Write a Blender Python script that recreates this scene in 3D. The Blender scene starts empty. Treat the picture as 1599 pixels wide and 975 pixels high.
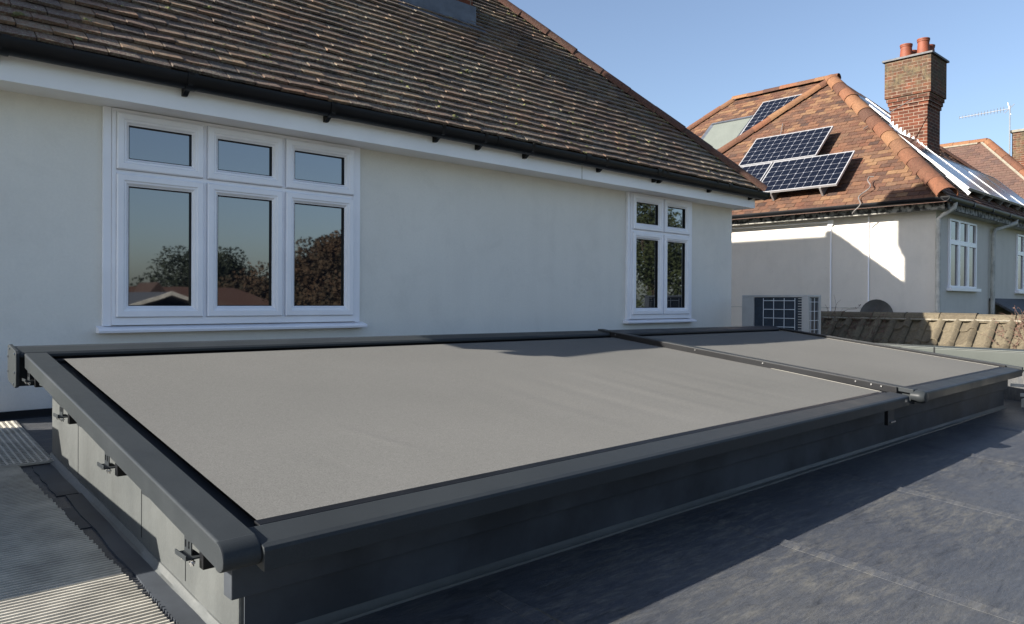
import bpy, bmesh, math, random
from mathutils import Vector, Matrix
random.seed(7)
scene = bpy.context.scene
col = scene.collection

# ------------------------------------------------------------------ camera
YAW, PIT, ROL, F = 0.812711, -0.005042, 0.005507, 1166.7
fw = Vector((math.cos(YAW)*math.cos(PIT), math.sin(YAW)*math.cos(PIT), math.sin(PIT)))
r0 = Vector((math.sin(YAW), -math.cos(YAW), 0)); u0 = r0.cross(fw)
rt = r0*math.cos(ROL)+u0*math.sin(ROL); up = -r0*math.sin(ROL)+u0*math.cos(ROL)
cam = bpy.data.objects.new('camera', bpy.data.cameras.new('camera')); col.objects.link(cam)
m = Matrix((rt, up, -fw)).transposed().to_4x4(); m.translation = Vector((0, -5, 0))
cam.matrix_world = m
cam.data.sensor_width = 36; cam.data.lens = F/1599*36
cam.data.shift_x = (799.5-836.76)/1599; cam.data.shift_y = (476.6-487.5)/1599
cam.data.clip_start = 0.05; cam.data.clip_end = 2000
scene.camera = cam

# ------------------------------------------------------------------ light
SUN = Vector((1.0, -0.37, -0.53)).normalized()
EL = math.asin(-SUN.z); AZ = math.atan2(-SUN.x, -SUN.y)
w = bpy.data.worlds.new('World'); scene.world = w; w.use_nodes = True
nt = w.node_tree; bg = nt.nodes['Background']
sky = nt.nodes.new('ShaderNodeTexSky'); sky.sky_type = 'NISHITA'; sky.sun_disc = False
sky.sun_elevation = EL; sky.sun_rotation = AZ; sky.altitude = 0
sky.air_density = 1.0; sky.dust_density = 1.6; sky.ozone_density = 4.0
hs = nt.nodes.new('ShaderNodeHueSaturation'); hs.inputs['Saturation'].default_value = .86; hs.inputs['Value'].default_value = 1.25
nt.links.new(sky.outputs[0], hs.inputs['Color']); nt.links.new(hs.outputs[0], bg.inputs[0]); bg.inputs[1].default_value = 0.057
sl = bpy.data.lights.new('sun', 'SUN'); sl.energy = 5.0; sl.angle = math.radians(0.5); sl.color = (1.0, 0.93, 0.83)
so = bpy.data.objects.new('sun', sl); col.objects.link(so)
so.rotation_euler = SUN.to_track_quat('-Z', 'Y').to_euler(); so.location = (-20, 5, 15)
scene.view_settings.view_transform = 'Standard'; scene.view_settings.look = 'None'
scene.view_settings.exposure = 1.5; scene.view_settings.gamma = 1
scene.render.engine = 'CYCLES'

# ------------------------------------------------------------------ materials
def mat(name):
    m = bpy.data.materials.new(name); m.use_nodes = True
    return m, m.node_tree.nodes, m.node_tree.links, m.node_tree.nodes['Principled BSDF']
def setc(b, c, rough=.6, metal=0, spec=.5):
    b.inputs['Base Color'].default_value = (*c, 1); b.inputs['Roughness'].default_value = rough
    b.inputs['Metallic'].default_value = metal; b.inputs['Specular IOR Level'].default_value = spec
def coord(n, l, scale=(1, 1, 1), kind='obj', rot=(0, 0, 0)):
    mp = n.new('ShaderNodeMapping'); mp.inputs['Scale'].default_value = scale; mp.inputs['Rotation'].default_value = rot
    if kind == 'obj':
        g = n.new('ShaderNodeNewGeometry'); l.new(g.outputs['Position'], mp.inputs[0])
    else:
        t = n.new('ShaderNodeTexCoord'); l.new(t.outputs['UV'], mp.inputs[0])
    return mp.outputs[0]
def noise(n, l, vec, scale, detail=4, rough=.55, dist=0):
    t = n.new('ShaderNodeTexNoise'); t.inputs['Scale'].default_value = scale; t.inputs['Detail'].default_value = detail
    t.inputs['Roughness'].default_value = rough; t.inputs['Distortion'].default_value = dist
    l.new(vec, t.inputs['Vector']); return t.outputs['Fac']
def ramp(n, l, fac, stops):
    r = n.new('ShaderNodeValToRGB'); e = r.color_ramp.elements
    while len(e) < len(stops): e.new(0.5)
    for i, (p, c) in enumerate(stops):
        e[i].position = p; e[i].color = (*c, 1) if len(c) == 3 else c
    l.new(fac, r.inputs[0]); return r.outputs[0]
def mix(n, l, fac, a, b, mode='MIX'):
    x = n.new('ShaderNodeMix'); x.data_type = 'RGBA'; x.blend_type = mode
    if isinstance(fac, (int, float)): x.inputs[0].default_value = fac
    else: l.new(fac, x.inputs[0])
    for s, v in ((6, a), (7, b)):
        if isinstance(v, tuple): x.inputs[s].default_value = (*v, 1)
        else: l.new(v, x.inputs[s])
    return x.outputs[2]
def bump(n, l, b, h, strength=.3, dist=.01):
    x = n.new('ShaderNodeBump'); x.inputs['Strength'].default_value = strength; x.inputs['Distance'].default_value = dist
    l.new(h, x.inputs['Height']); l.new(x.outputs[0], b.inputs['Normal'])
def g3(v): return (v, v, v)

def simple(name, c, rough=.5, metal=0, var=.08, scale=6, bmp=0, bs=200, spec=.5, stops=(.35, .65)):
    m, n, l, b = mat(name); setc(b, c, rough, metal, spec)
    v = coord(n, l); f = noise(n, l, v, scale, 6, .6)
    c1 = tuple(x*(1-var) for x in c); c2 = tuple(min(1, x*(1+var)) for x in c)
    l.new(ramp(n, l, f, [(stops[0], c1), (stops[1], c2)]), b.inputs['Base Color'])
    if bmp: bump(n, l, b, noise(n, l, v, bs, 3), bmp, .002)
    return m

M = {}
def render_mat(name, c, streak=.12):
    m, n, l, b = mat(name); setc(b, c, .85, 0, .2)
    v = coord(n, l); big = noise(n, l, v, .9, 5, .6)
    vs = coord(n, l, (3.0, 3.0, .35)); st = noise(n, l, vs, 1.6, 5, .6)
    a = ramp(n, l, big, [(.3, tuple(x*.93 for x in c)), (.7, c)])
    wash = noise(n, l, v, 3.2, 6, .7, .6)
    a = mix(n, l, 1.0, a, ramp(n, l, wash, [(.32, g3(.95)), (.5, g3(1.0))]), 'MULTIPLY')
    spk = ramp(n, l, noise(n, l, v, 23, 3, .6), [(.72, g3(1)), (.76, g3(.8))])
    a = mix(n, l, 1.0, a, spk, 'MULTIPLY')
    s = ramp(n, l, st, [(.42, g3(1.0)), (.75, g3(1-streak))])
    o = mix(n, l, 1.0, a, s, 'MULTIPLY')
    fine = noise(n, l, v, 60, 3, .7)
    o = mix(n, l, .5, o, ramp(n, l, fine, [(.3, g3(.94)), (.7, g3(1.03))]), 'MULTIPLY')
    l.new(o, b.inputs['Base Color'])
    x = n.new('ShaderNodeMath'); x.operation = 'ADD'
    l.new(noise(n, l, v, 90, 4, .7), x.inputs[0]); l.new(noise(n, l, v, 9, 3, .5), x.inputs[1])
    bump(n, l, b, x.outputs[0], .35, .006)
    return m
M['render'] = render_mat('painted_render', (.80, .775, .715), .04)
M['nrender'] = render_mat('white_render', (.66, .62, .56), .06)
M['upvc'] = simple('white_upvc', (.86, .86, .90), .32, var=.04, scale=2)
M['fascia'] = simple('white_fascia', (.86, .86, .87), .38, var=.05, scale=1.5)
M['oldwhite'] = simple('weathered_white', (.42, .41, .37), .7, var=.25, scale=9, bmp=.2, bs=40)
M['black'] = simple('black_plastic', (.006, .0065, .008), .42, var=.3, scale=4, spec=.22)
M['blackmetal'] = simple('black_steel', (.02, .02, .022), .4, metal=.4, var=.3, scale=20)
M['bolt'] = simple('zinc_bolt', (.6, .6, .6), .25, metal=1, var=.1)

# anthracite powder coat
def anth(name, c, rough):
    m, n, l, b = mat(name); setc(b, c, rough, 0, .14)
    v = coord(n, l); f = noise(n, l, v, 3.5, 6, .65); ff = noise(n, l, v, 320, 2, .6)
    o = ramp(n, l, f, [(.3, tuple(x*.88 for x in c)), (.7, tuple(x*1.10 for x in c))])
    o = mix(n, l, 1.0, o, ramp(n, l, ff, [(.35, g3(.88)), (.7, g3(1.1))]), 'MULTIPLY')
    dust = ramp(n, l, noise(n, l, v, 28, 5, .8), [(.60, g3(0)), (.78, g3(.18))])
    o = mix(n, l, dust, o, (.09, .09, .082))
    l.new(o, b.inputs['Base Color'])
    l.new(ramp(n, l, f, [(.3, g3(rough-.05)), (.7, g3(rough+.1))]), b.inputs['Roughness'])
    bump(n, l, b, ff, .12, .001)
    return m
M['anthracite'] = anth('anthracite_powdercoat', (.027, .031, .034), .42)
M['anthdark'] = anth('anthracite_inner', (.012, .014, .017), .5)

# screen fabric
def fabric():
    m, n, l, b = mat('screen_fabric'); setc(b, (.3, .29, .27), .9, 0, .05)
    v = coord(n, l)
    big = noise(n, l, v, .8, 4, .5)
    c = ramp(n, l, big, [(.3, (.130, .129, .121)), (.7, (.150, .148, .139))])
    fine = noise(n, l, v, 260, 2, .8); mid = noise(n, l, v, 60, 4, .8)
    c = mix(n, l, 1.0, c, ramp(n, l, fine, [(.3, g3(.72)), (.7, g3(1.16))]), 'MULTIPLY')
    c = mix(n, l, 1.0, c, ramp(n, l, mid, [(.3, g3(.93)), (.7, g3(1.05))]), 'MULTIPLY')
    l.new(c, b.inputs['Base Color'])
    bump(n, l, b, fine, .25, .002)
    return m
M['fabric'] = fabric()
M['nfascia'] = simple('peeling_fascia', (.16, .155, .14), .8, var=.85, scale=14, stops=(.44, .56))
M['moss'] = simple('moss', (.14, .14, .055), .95, var=.5, scale=9, bmp=.5, bs=300)
M['hem'] = simple('fabric_hem', (.26, .25, .22), .7, var=.1, scale=60)

# flat roof membrane
def membrane():
    m, n, l, b = mat('rubber_membrane'); setc(b, (.06, .065, .075), .5, 0, .25)
    v = coord(n, l)
    va = coord(n, l, (.7, 3.2, 1.0), rot=(0, 0, .35))
    big = noise(n, l, v, .55, 6, .65, .5)
    base = ramp(n, l, big, [(.3, (.033, .037, .047)), (.55, (.052, .056, .064)), (.75, (.074, .075, .074))])
    worn = noise(n, l, va, 9.0, 8, .78, .4)
    area = noise(n, l, v, 1.3, 4, .6)
    mm = n.new('ShaderNodeMath'); mm.operation = 'MULTIPLY'
    l.new(ramp(n, l, worn, [(.46, g3(0)), (.66, g3(1))]), mm.inputs[0]); l.new(ramp(n, l, area, [(.36, g3(.12)), (.58, g3(.95))]), mm.inputs[1])
    c = mix(n, l, mm.outputs[0], base, (.112, .108, .096))
    w2 = ramp(n, l, noise(n, l, v, 34, 6, .85), [(.60, g3(0)), (.72, g3(.4))])
    c = mix(n, l, w2, c, (.11, .105, .095))
    dk = ramp(n, l, noise(n, l, va, 5.0, 7, .7, 1.0), [(.28, g3(.5)), (.45, g3(1))])
    c = mix(n, l, 1.0, c, dk, 'MULTIPLY')
    sc_ = coord(n, l, (1.0, 5.0, 1.0), rot=(0, 0, .35))
    c = mix(n, l, 1.0, c, ramp(n, l, noise(n, l, sc_, 16, 8, .85, .8), [(.30, g3(.62)), (.48, g3(.97)), (.70, g3(1.4))]), 'MULTIPLY')
    c = mix(n, l, ramp(n, l, noise(n, l, v, 120, 3, .8), [(.74, g3(0)), (.80, g3(.5))]), c, (.17, .165, .15))
    l.new(c, b.inputs['Base Color'])
    l.new(ramp(n, l, area, [(.3, g3(.42)), (.7, g3(.68))]), b.inputs['Roughness'])
    x = n.new('ShaderNodeMath'); x.operation = 'ADD'
    l.new(noise(n, l, v, 4, 5, .5), x.inputs[0]); l.new(noise(n, l, va, 60, 4, .7), x.inputs[1])
    bump(n, l, b, x.outputs[0], .35, .006)
    return m
M['membrane'] = membrane()
M['lapdirt'] = simple('lap_dirt', (.065, .058, .045), .9, var=.5, scale=14, stops=(.4, .6))
M['membrane_shade'] = simple('dark_membrane_and_shade', (.040, .046, .055), .6, var=.3, scale=3, bmp=.2, bs=12, spec=.15)  # dark membrane tone; on the kerb front it stands for shade
# grey membrane upstand
def upst():
    m, n, l, b = mat('upstand_membrane'); setc(b, (.2, .2, .2), .55, 0, .4)
    v = coord(n, l); vs = coord(n, l, (1.5, 1.5, .35))
    f = noise(n, l, v, 2.2, 6, .65, .3); s = noise(n, l, vs, 5, 6, .6)
    c = ramp(n, l, f, [(.3, (.060, .066, .066)), (.7, (.084, .090, .088))])
    c = mix(n, l, .8, c, ramp(n, l, s, [(.3, g3(.78)), (.7, g3(1.12))]), 'MULTIPLY')
    c = mix(n, l, ramp(n, l, noise(n, l, v, 45, 5, .8), [(.66, g3(0)), (.74, g3(.5))]), c, (.14, .14, .125))
    l.new(c, b.inputs['Base Color']); bump(n, l, b, noise(n, l, v, 7, 5, .6), .4, .012)
    return m
M['upstand'] = upst()
M['matgrey'] = simple('ribbed_mat', (.40, .38, .33), .65, var=.25, scale=7, bmp=.3, bs=150)
M['matdark'] = simple('mat_underside', (.025, .025, .028), .8)
M['lead'] = simple('lead_sheet', (.09, .10, .12), .5, metal=.3, var=.2, scale=8)
M['concrete'] = simple('concrete', (.18, .17, .14), .9, var=.25, scale=8, bmp=.4, bs=60)
M['coping'] = simple('green_grey_metal', (.040, .048, .043), .42, var=.07, scale=4)
M['castgrey'] = simple('ac_casing', (.34, .35, .355), .42, var=.06)
M['coil'] = simple('ac_coil', (.010, .022, .040), .4, var=.3, scale=30)
M['wire'] = simple('wire_guard', (.55, .6, .66), .4, var=.1)
M['pot'] = simple('terracotta_pot', (.15, .036, .014), .7, var=.2, scale=7)
M['mortar'] = simple('mortar', (.20, .18, .14), .95, var=.2, scale=20, bmp=.5, bs=60)
M['alu'] = simple('aluminium_rail', (.35, .36, .37), .35, metal=.6, var=.05)
M['dish'] = simple('grey_dish', (.10, .10, .10), .6, var=.2)
M['slate'] = simple('slate', (.045, .048, .055), .6, var=.35, scale=25, bmp=.3, bs=30)
M['ground'] = simple('ground', (.10, .12, .06), .95, var=.4, scale=.6)
M['blind'] = simple('roof_window_blind', (.125, .138, .122), .5, var=.05, scale=3)
M['twig'] = simple('dry_twig', (.10, .055, .04), .9, var=.3, scale=20)
M['cable'] = simple('grey_cable', (.14, .13, .125), .6, var=.2, scale=20)
M['bark'] = simple('bark', (.08, .06, .045), .9, var=.3, scale=8)

def glass(name, base, ior, rough=.02):
    m, n, l, b = mat(name); setc(b, base, rough, 0, .5); b.inputs['IOR'].default_value = ior
    v = coord(n, l); bump(n, l, b, noise(n, l, v, 1.6, 2, .5), .05, .01)
    return m
M['glass'] = glass('window_glass', (.008, .010, .014), 2.9)
M['nglass'] = glass('neighbour_glass', (.03, .03, .035), 1.8)

# tiles, tinted per tile by a face attribute
def tile_mat(name, cols, lich, lichc, rough=.85, dark=(.02, .018, .016), moss=0):
    m, n, l, b = mat(name); setc(b, cols[0], rough, 0, .3)
    at = n.new('ShaderNodeAttribute'); at.attribute_name = 'tint'
    k = len(cols); r = ramp(n, l, at.outputs['Fac'], [(i/(k-1), c) for i, c in enumerate(cols)])
    v = coord(n, l)
    nz = noise(n, l, v, 30, 6, .8)
    c = mix(n, l, 1.0, r, ramp(n, l, nz, [(.25, g3(.5)), (.7, g3(1.3))]), 'MULTIPLY')
    patch = noise(n, l, v, 1.1, 5, .6, .4)
    fac = n.new('ShaderNodeMath'); fac.operation = 'MULTIPLY'
    l.new(ramp(n, l, noise(n, l, v, 75, 5, .85), [(.50, g3(0)), (.57, g3(1))]), fac.inputs[0])
    l.new(ramp(n, l, patch, [(.35, g3(lich*.25)), (.62, g3(lich))]), fac.inputs[1])
    c = mix(n, l, fac.outputs[0], c, lichc)
    if moss:
        c = mix(n, l, ramp(n, l, noise(n, l, v, 9, 5, .8), [(.71, g3(0)), (.735, g3(moss))]), c, (.34, .33, .12))
        c = mix(n, l, ramp(n, l, noise(n, l, v, 2.2, 5, .7, .6), [(.56, g3(0)), (.70, g3(.75))]), c, (.035, .038, .042))
    l.new(c, b.inputs['Base Color'])
    bump(n, l, b, noise(n, l, v, 90, 5, .8), .6, .006)
    return m
M['tile'] = tile_mat('old_plain_tiles', [(.075, .053, .046), (.12, .075, .058), (.095, .066, .056), (.16, .088, .056), (.105, .070, .058), (.22, .14, .085)], 1.0, (.27, .265, .20), moss=.9)
M['ntile'] = tile_mat('orange_plain_tiles', [(.035, .019, .016), (.085, .036, .022), (.135, .064, .036), (.060, .029, .020), (.105, .042, .024), (.175, .098, .05), (.08, .040, .026), (.115, .055, .031)], .35, (.13, .11, .08))
M['hiptile'] = tile_mat('dark_hip_tile', [(.05, .026, .02), (.10, .042, .027), (.07, .032, .024)], .3, (.2, .19, .15))
M['nhip'] = tile_mat('terracotta_hip_tile', [(.055, .025, .018), (.155, .062, .032), (.19, .098, .048), (.08, .032, .021), (.13, .055, .030)], .25, (.2, .15, .09))
M['pantile'] = tile_mat('weathered_pantile', [(.09, .073, .048), (.135, .112, .074), (.11, .09, .06)], .5, (.06, .055, .045))
M['fartile'] = tile_mat('brown_tiles_far', [(.07, .04, .034), (.11, .06, .045), (.085, .05, .038)], .3, (.16, .15, .125))

def brick():
    m, n, l, b = mat('red_brick'); setc(b, (.3, .1, .06), .9, 0, .2)
    uv = coord(n, l, kind='uv')
    t = n.new('ShaderNodeTexBrick'); l.new(uv, t.inputs['Vector'])
    t.inputs['Scale'].default_value = 1; t.inputs['Mortar Size'].default_value = .005; t.inputs['Mortar Smooth'].default_value = .2
    t.inputs['Brick Width'].default_value = .165; t.inputs['Row Height'].default_value = .056; t.inputs['Bias'].default_value = 0
    t.inputs['Color1'].default_value = (.125, .040, .022, 1); t.inputs['Color2'].default_value = (.055, .022, .015, 1)
    t.inputs['Mortar'].default_value = (.20, .16, .125, 1)
    v = coord(n, l)
    f = noise(n, l, v, 11, 5, .75)
    c = mix(n, l, 1.0, t.outputs['Color'], ramp(n, l, f, [(.3, g3(.6)), (.7, g3(1.25))]), 'MULTIPLY')
    # soot and lichen towards the exposed head of a stack
    g = n.new('ShaderNodeNewGeometry'); s = n.new('ShaderNodeSeparateXYZ'); l.new(g.outputs['Position'], s.inputs[0])
    mr = n.new('ShaderNodeMapRange'); mr.inputs[1].default_value = 3.45; mr.inputs[2].default_value = 3.8; l.new(s.outputs[2], mr.inputs[0])
    mu = n.new('ShaderNodeMath'); mu.operation = 'MULTIPLY'; l.new(mr.outputs[0], mu.inputs[0])
    l.new(ramp(n, l, noise(n, l, v, 6, 5, .7), [(.38, g3(.1)), (.58, g3(.95))]), mu.inputs[1])
    c = mix(n, l, mu.outputs[0], c, ramp(n, l, noise(n, l, v, 14, 5, .8), [(.35, (.035, .030, .024)), (.62, (.12, .095, .055))]))
    l.new(c, b.inputs['Base Color']); bump(n, l, b, t.outputs['Fac'], -.6, .01)
    return m
M['brick'] = brick()

def solar():
    m, n, l, b = mat('solar_cells'); setc(b, (.01, .012, .03), .18, 0, .3)
    uv = coord(n, l, kind='uv')
    s = n.new('ShaderNodeSeparateXYZ'); l.new(uv, s.inputs[0])
    def pp(o, sc, thr):
        a = n.new('ShaderNodeMath'); a.operation = 'MULTIPLY'; a.inputs[1].default_value = sc; l.new(o, a.inputs[0])
        f = n.new('ShaderNodeMath'); f.operation = 'FRACT'; l.new(a.outputs[0], f.inputs[0])
        d = n.new('ShaderNodeMath'); d.operation = 'SUBTRACT'; d.inputs[1].default_value = .5; l.new(f.outputs[0], d.inputs[0])
        q = n.new('ShaderNodeMath'); q.operation = 'ABSOLUTE'; l.new(d.outputs[0], q.inputs[0])
        return q.outputs[0]
    ax, ay = pp(s.outputs[0], 1, 0), pp(s.outputs[1], 1, 0)
    def gt(a, t):
        x = n.new('ShaderNodeMath'); x.operation = 'GREATER_THAN'; x.inputs[1].default_value = t; l.new(a, x.inputs[0]); return x.outputs[0]
    sm = n.new('ShaderNodeMath'); sm.operation = 'ADD'; l.new(ax, sm.inputs[0]); l.new(ay, sm.inputs[1])
    mx = n.new('ShaderNodeMath'); mx.operation = 'MAXIMUM'; l.new(gt(ax, .487), mx.inputs[0]); l.new(gt(ay, .487), mx.inputs[1])
    m2 = n.new('ShaderNodeMath'); m2.operation = 'MAXIMUM'; l.new(mx.outputs[0], m2.inputs[0]); l.new(gt(sm.outputs[0], .89), m2.inputs[1])
    c = mix(n, l, m2.outputs[0], (.004, .005, .010), (.24, .25, .28))
    l.new(c, b.inputs['Base Color'])
    return m
M['solar'] = solar()
M['solarframe'] = simple('panel_frame', (.42, .42, .43), .35, metal=.3, var=.03)

def leafmat(name, a, bb):
    m, n, l, b = mat(name); setc(b, a, .8, 0, .2)
    v = coord(n, l); l.new(ramp(n, l, noise(n, l, v, 1.5, 4, .6), [(.35, a), (.65, bb)]), b.inputs['Base Color']); return m
M['leaf_g'] = leafmat('leaf_green', (.014, .022, .008), (.035, .045, .014))
M['leaf_b'] = leafmat('leaf_brown', (.018, .017, .010), (.05, .030, .016))
M['leaf_d'] = leafmat('leaf_dark', (.006, .010, .006), (.014, .02, .01))

# ------------------------------------------------------------------ mesh builder
VIEW_SCALE = [1.0, Vector((0, 0, 0))]     # scale and offset that shrink a group about the camera
def frame(k=1.0, o=(0, 0, 0)): VIEW_SCALE[0] = k; VIEW_SCALE[1] = Vector(o)
class MB:
    def __init__(s): s.v = []; s.f = []; s.t = []; s.uv = {}
    def face(s, pts, t=0, uv=None):
        i = len(s.v); s.v += [Vector(p) for p in pts]; s.f.append(tuple(range(i, i+len(pts)))); s.t.append(t)
        if uv: s.uv[len(s.f)-1] = uv
    def hexa(s, p, t=0):
        """p: 4 bottom then 4 top points, both anticlockwise seen from above."""
        i = len(s.v); s.v += [Vector(q) for q in p]
        for q in ((3, 2, 1, 0), (4, 5, 6, 7), (0, 1, 5, 4), (1, 2, 6, 5), (2, 3, 7, 6), (3, 0, 4, 7)):
            s.f.append(tuple(i+k for k in q)); s.t.append(t)
    def box(s, a, b, t=0):
        x0, y0, z0 = a; x1, y1, z1 = b
        s.hexa([(x0, y0, z0), (x1, y0, z0), (x1, y1, z0), (x0, y1, z0), (x0, y0, z1), (x1, y0, z1), (x1, y1, z1), (x0, y1, z1)], t)
    def obox(s, o, ax, ay, az, t=0):
        o, ax, ay, az = Vector(o), Vector(ax), Vector(ay), Vector(az)
        s.hexa([o, o+ax, o+ax+ay, o+ay, o+az, o+ax+az, o+ax+ay+az, o+ay+az], t)
    def tube(s, pts, r, n=10, t=0, cap=True):
        pts = [Vector(p) for p in pts]; rings = []
        rs = r if isinstance(r, (list, tuple)) else [r]*len(pts)
        ref = None
        for k, p in enumerate(pts):
            d = (pts[min(k+1, len(pts)-1)]-pts[max(k-1, 0)]).normalized()
            if ref is None: ref = Vector((0, 0, 1)) if abs(d.z) < .9 else Vector((1, 0, 0))
            a = (ref-d*ref.dot(d)).normalized(); b = d.cross(a); ref = a
            i = len(s.v)
            for q in range(n):
                an = 2*math.pi*q/n; s.v.append(p+(a*math.cos(an)+b*math.sin(an))*rs[k])
            rings.append(i)
        for A, B in zip(rings, rings[1:]):
            for q in range(n):
                s.f.append((A+q, A+(q+1) % n, B+(q+1) % n, B+q)); s.t.append(t)
        if cap:
            s.f.append(tuple(rings[0]+q for q in reversed(range(n)))); s.t.append(t)
            s.f.append(tuple(rings[-1]+q for q in range(n))); s.t.append(t)
    def prism(s, prof, o, ax, ay, ext, t=0):
        """2D profile in plane (ax, ay) at o, extruded by ext."""
        o, ax, ay, ext = Vector(o), Vector(ax), Vector(ay), Vector(ext)
        i = len(s.v); n = len(prof)
        for k in range(2):
            for a, b in prof: s.v.append(o+ax*a+ay*b+ext*k)
        s.f.append(tuple(i+k for k in reversed(range(n)))); s.t.append(t)
        s.f.append(tuple(i+n+k for k in range(n))); s.t.append(t)
        for k in range(n):
            s.f.append((i+k, i+(k+1) % n, i+n+(k+1) % n, i+n+k)); s.t.append(t)
    def build(s, name, m, parent=None, bevel=0, smooth=False, cuts=(), uvbox=False, seg=2, fixn=True):
        me = bpy.data.meshes.new(name)
        K_, O_ = VIEW_SCALE
        if K_ != 1.0: s.v = [v*K_+O_ for v in s.v]
        xs = [v.x for v in s.v]; ys = [v.y for v in s.v]; zs = [v.z for v in s.v]
        o = Vector(((min(xs)+max(xs))/2, (min(ys)+max(ys))/2, min(zs)))
        me.from_pydata([v-o for v in s.v], [], s.f)
        at = me.attributes.new('tint', 'FLOAT', 'FACE'); at.data.foreach_set('value', [float(x) for x in s.t])
        if s.uv or uvbox: me.uv_layers.new(name='UVMap')
        bm = bmesh.new(); bm.from_mesh(me)
        if s.uv:
            L = bm.loops.layers.uv.active; bm.faces.ensure_lookup_table()
            for fi, uvs in s.uv.items():
                for lp, q in zip(bm.faces[fi].loops, uvs): lp[L].uv = q
        for co, no in cuts:   # keep the side the normal points away from
            bmesh.ops.bisect_plane(bm, geom=bm.verts[:]+bm.edges[:]+bm.faces[:], plane_co=Vector(co)-o, plane_no=Vector(no), clear_outer=True)
        if bevel:
            ed = [e for e in bm.edges if len(e.link_faces) == 2 and e.calc_face_angle(0) > .6]
            bmesh.ops.bevel(bm, geom=ed, offset=bevel, segments=seg, affect='EDGES', profile=.5, clamp_overlap=True)
        if fixn: bmesh.ops.recalc_face_normals(bm, faces=bm.faces[:])
        if uvbox:
            L = bm.loops.layers.uv.active
            for f in bm.faces:
                nn = f.normal
                for lp in f.loops:
                    p = lp.vert.co+o
                    if abs(nn.z) > .8: lp[L].uv = (p.x, p.y)
                    elif abs(nn.x) > abs(nn.y): lp[L].uv = (p.y, p.z)
                    else: lp[L].uv = (p.x+.08, p.z)
        if smooth:
            for f in bm.faces: f.smooth = True
        bm.to_mesh(me); bm.free()
        if smooth:
            try: me.set_sharp_from_angle(angle=math.radians(40))
            except Exception: pass
        me.materials.append(M[m] if isinstance(m, str) else m)
        ob = bpy.data.objects.new(name, me); col.objects.link(ob)
        if smooth: ob.modifiers.new('wn', 'WEIGHTED_NORMAL').keep_sharp = True
        place(ob, o, parent)
        return ob
WP = {}
def place(ob, o, parent):
    WP[ob.name] = Vector(o)
    if parent: ob.parent = parent; ob.location = Vector(o)-WP[parent.name]
    else: ob.location = o
def empty(name, loc):
    o = bpy.data.objects.new(name, None); col.objects.link(o); place(o, Vector(loc)*VIEW_SCALE[0]+VIEW_SCALE[1], None); o.empty_display_size = .2
    return o
def tag(o, label, cat, group=None):
    o['label'] = label; o['category'] = cat
    if group: o['group'] = group
    return o
def struct(o): o['kind'] = 'structure'; return o
def copy_tree(o, parent=None):
    c = o.copy(); col.objects.link(c); c.parent = parent
    WP[c.name] = WP[o.name].copy()
    for ch in list(o.children): copy_tree(ch, c)
    return c

# ------------------------------------------------------------------ ground, flat roof
b = MB(); b.face([(-400, -400, -3.8), (400, -400, -3.8), (400, 400, -3.8), (-400, 400, -3.8)])
struct(b.build('ground', 'ground'))
frame(.85, (0, -.75, 0))      # the flat roof and what stands on it, scaled about the camera
def fz(y): return -.845+.068*y            # fall of the flat roof
b = MB()
NX_, NY_ = 50, 44
X0, X1, Y0, Y1 = -6.0, 9.18, -12.0, .875
random.seed(3)
hh = {}
for i in range(NX_+1):
    for j in range(NY_+1):
        x = X0+(X1-X0)*i/NX_; y = Y0+(Y1-Y0)*j/NY_
        hh[i, j] = Vector((x, y, fz(y)))
for i in range(NX_):
    for j in range(NY_): b.face([hh[i, j], hh[i+1, j], hh[i+1, j+1], hh[i, j+1]])
flat = b.build('flat_roof', 'membrane')
bm = bmesh.new(); bm.from_mesh(flat.data); bmesh.ops.remove_doubles(bm, verts=bm.verts[:], dist=1e-4)
bmesh.ops.recalc_face_normals(bm, faces=bm.faces[:])
bm.to_mesh(flat.data); bm.free(); struct(flat)
# laps of the membrane sheets (thin welded overlaps)
for k, xs in enumerate([1.75, 3.12, 4.50, 5.88, 7.26, 8.6]):
    b = MB(); n = 34
    off = [random.uniform(-.006, .006) for _ in range(n+1)]
    ya, yb = -9.0, -2.96
    for q in range(n):
        a0 = ya+(yb-ya)*q/n; a1 = ya+(yb-ya)*(q+1)/n
        b.hexa([(xs-.055, a0, fz(a0)-.01), (xs+.0+off[q], a0, fz(a0)-.01), (xs+off[q+1], a1, fz(a1)-.01), (xs-.055, a1, fz(a1)-.01),
                (xs-.055, a0, fz(a0)+.0012), (xs+off[q], a0, fz(a0)+.0085), (xs+off[q+1], a1, fz(a1)+.0085), (xs-.055, a1, fz(a1)+.0012)])
    b.build('membrane_lap', 'membrane', flat)
    b = MB()
    for q in range(n):
        a0 = ya+(yb-ya)*q/n; a1 = ya+(yb-ya)*(q+1)/n; w0 = .012+.010*random.random()
        b.face([(xs+off[q], a0, fz(a0)+.0008), (xs+off[q]+w0, a0, fz(a0)+.0008), (xs+off[q+1]+w0, a1, fz(a1)+.0008), (xs+off[q+1], a1, fz(a1)+.0008)])
    b.build('lap_dirt', 'lapdirt', flat, fixn=False)
for ys in (-4.9,):
    b = MB(); b.box((-1, ys-.05, fz(ys)-.01), (9, ys+.05, fz(ys)+.007)); b.build('membrane_lap', 'membrane', flat)

# ------------------------------------------------------------------ main house
frame()
HX0, HX1 = .36, 8.03
house = tag(empty('rendered_house', (3.8, 4, -3.8)), 'pale green-grey rendered house with brown tiled hip roof behind the covered rooflight', 'house')
b = MB(); b.box((HX0, 0, -3.8), (HX1, 9.2, 1.15))
b.build('wall', 'render', house)
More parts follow.
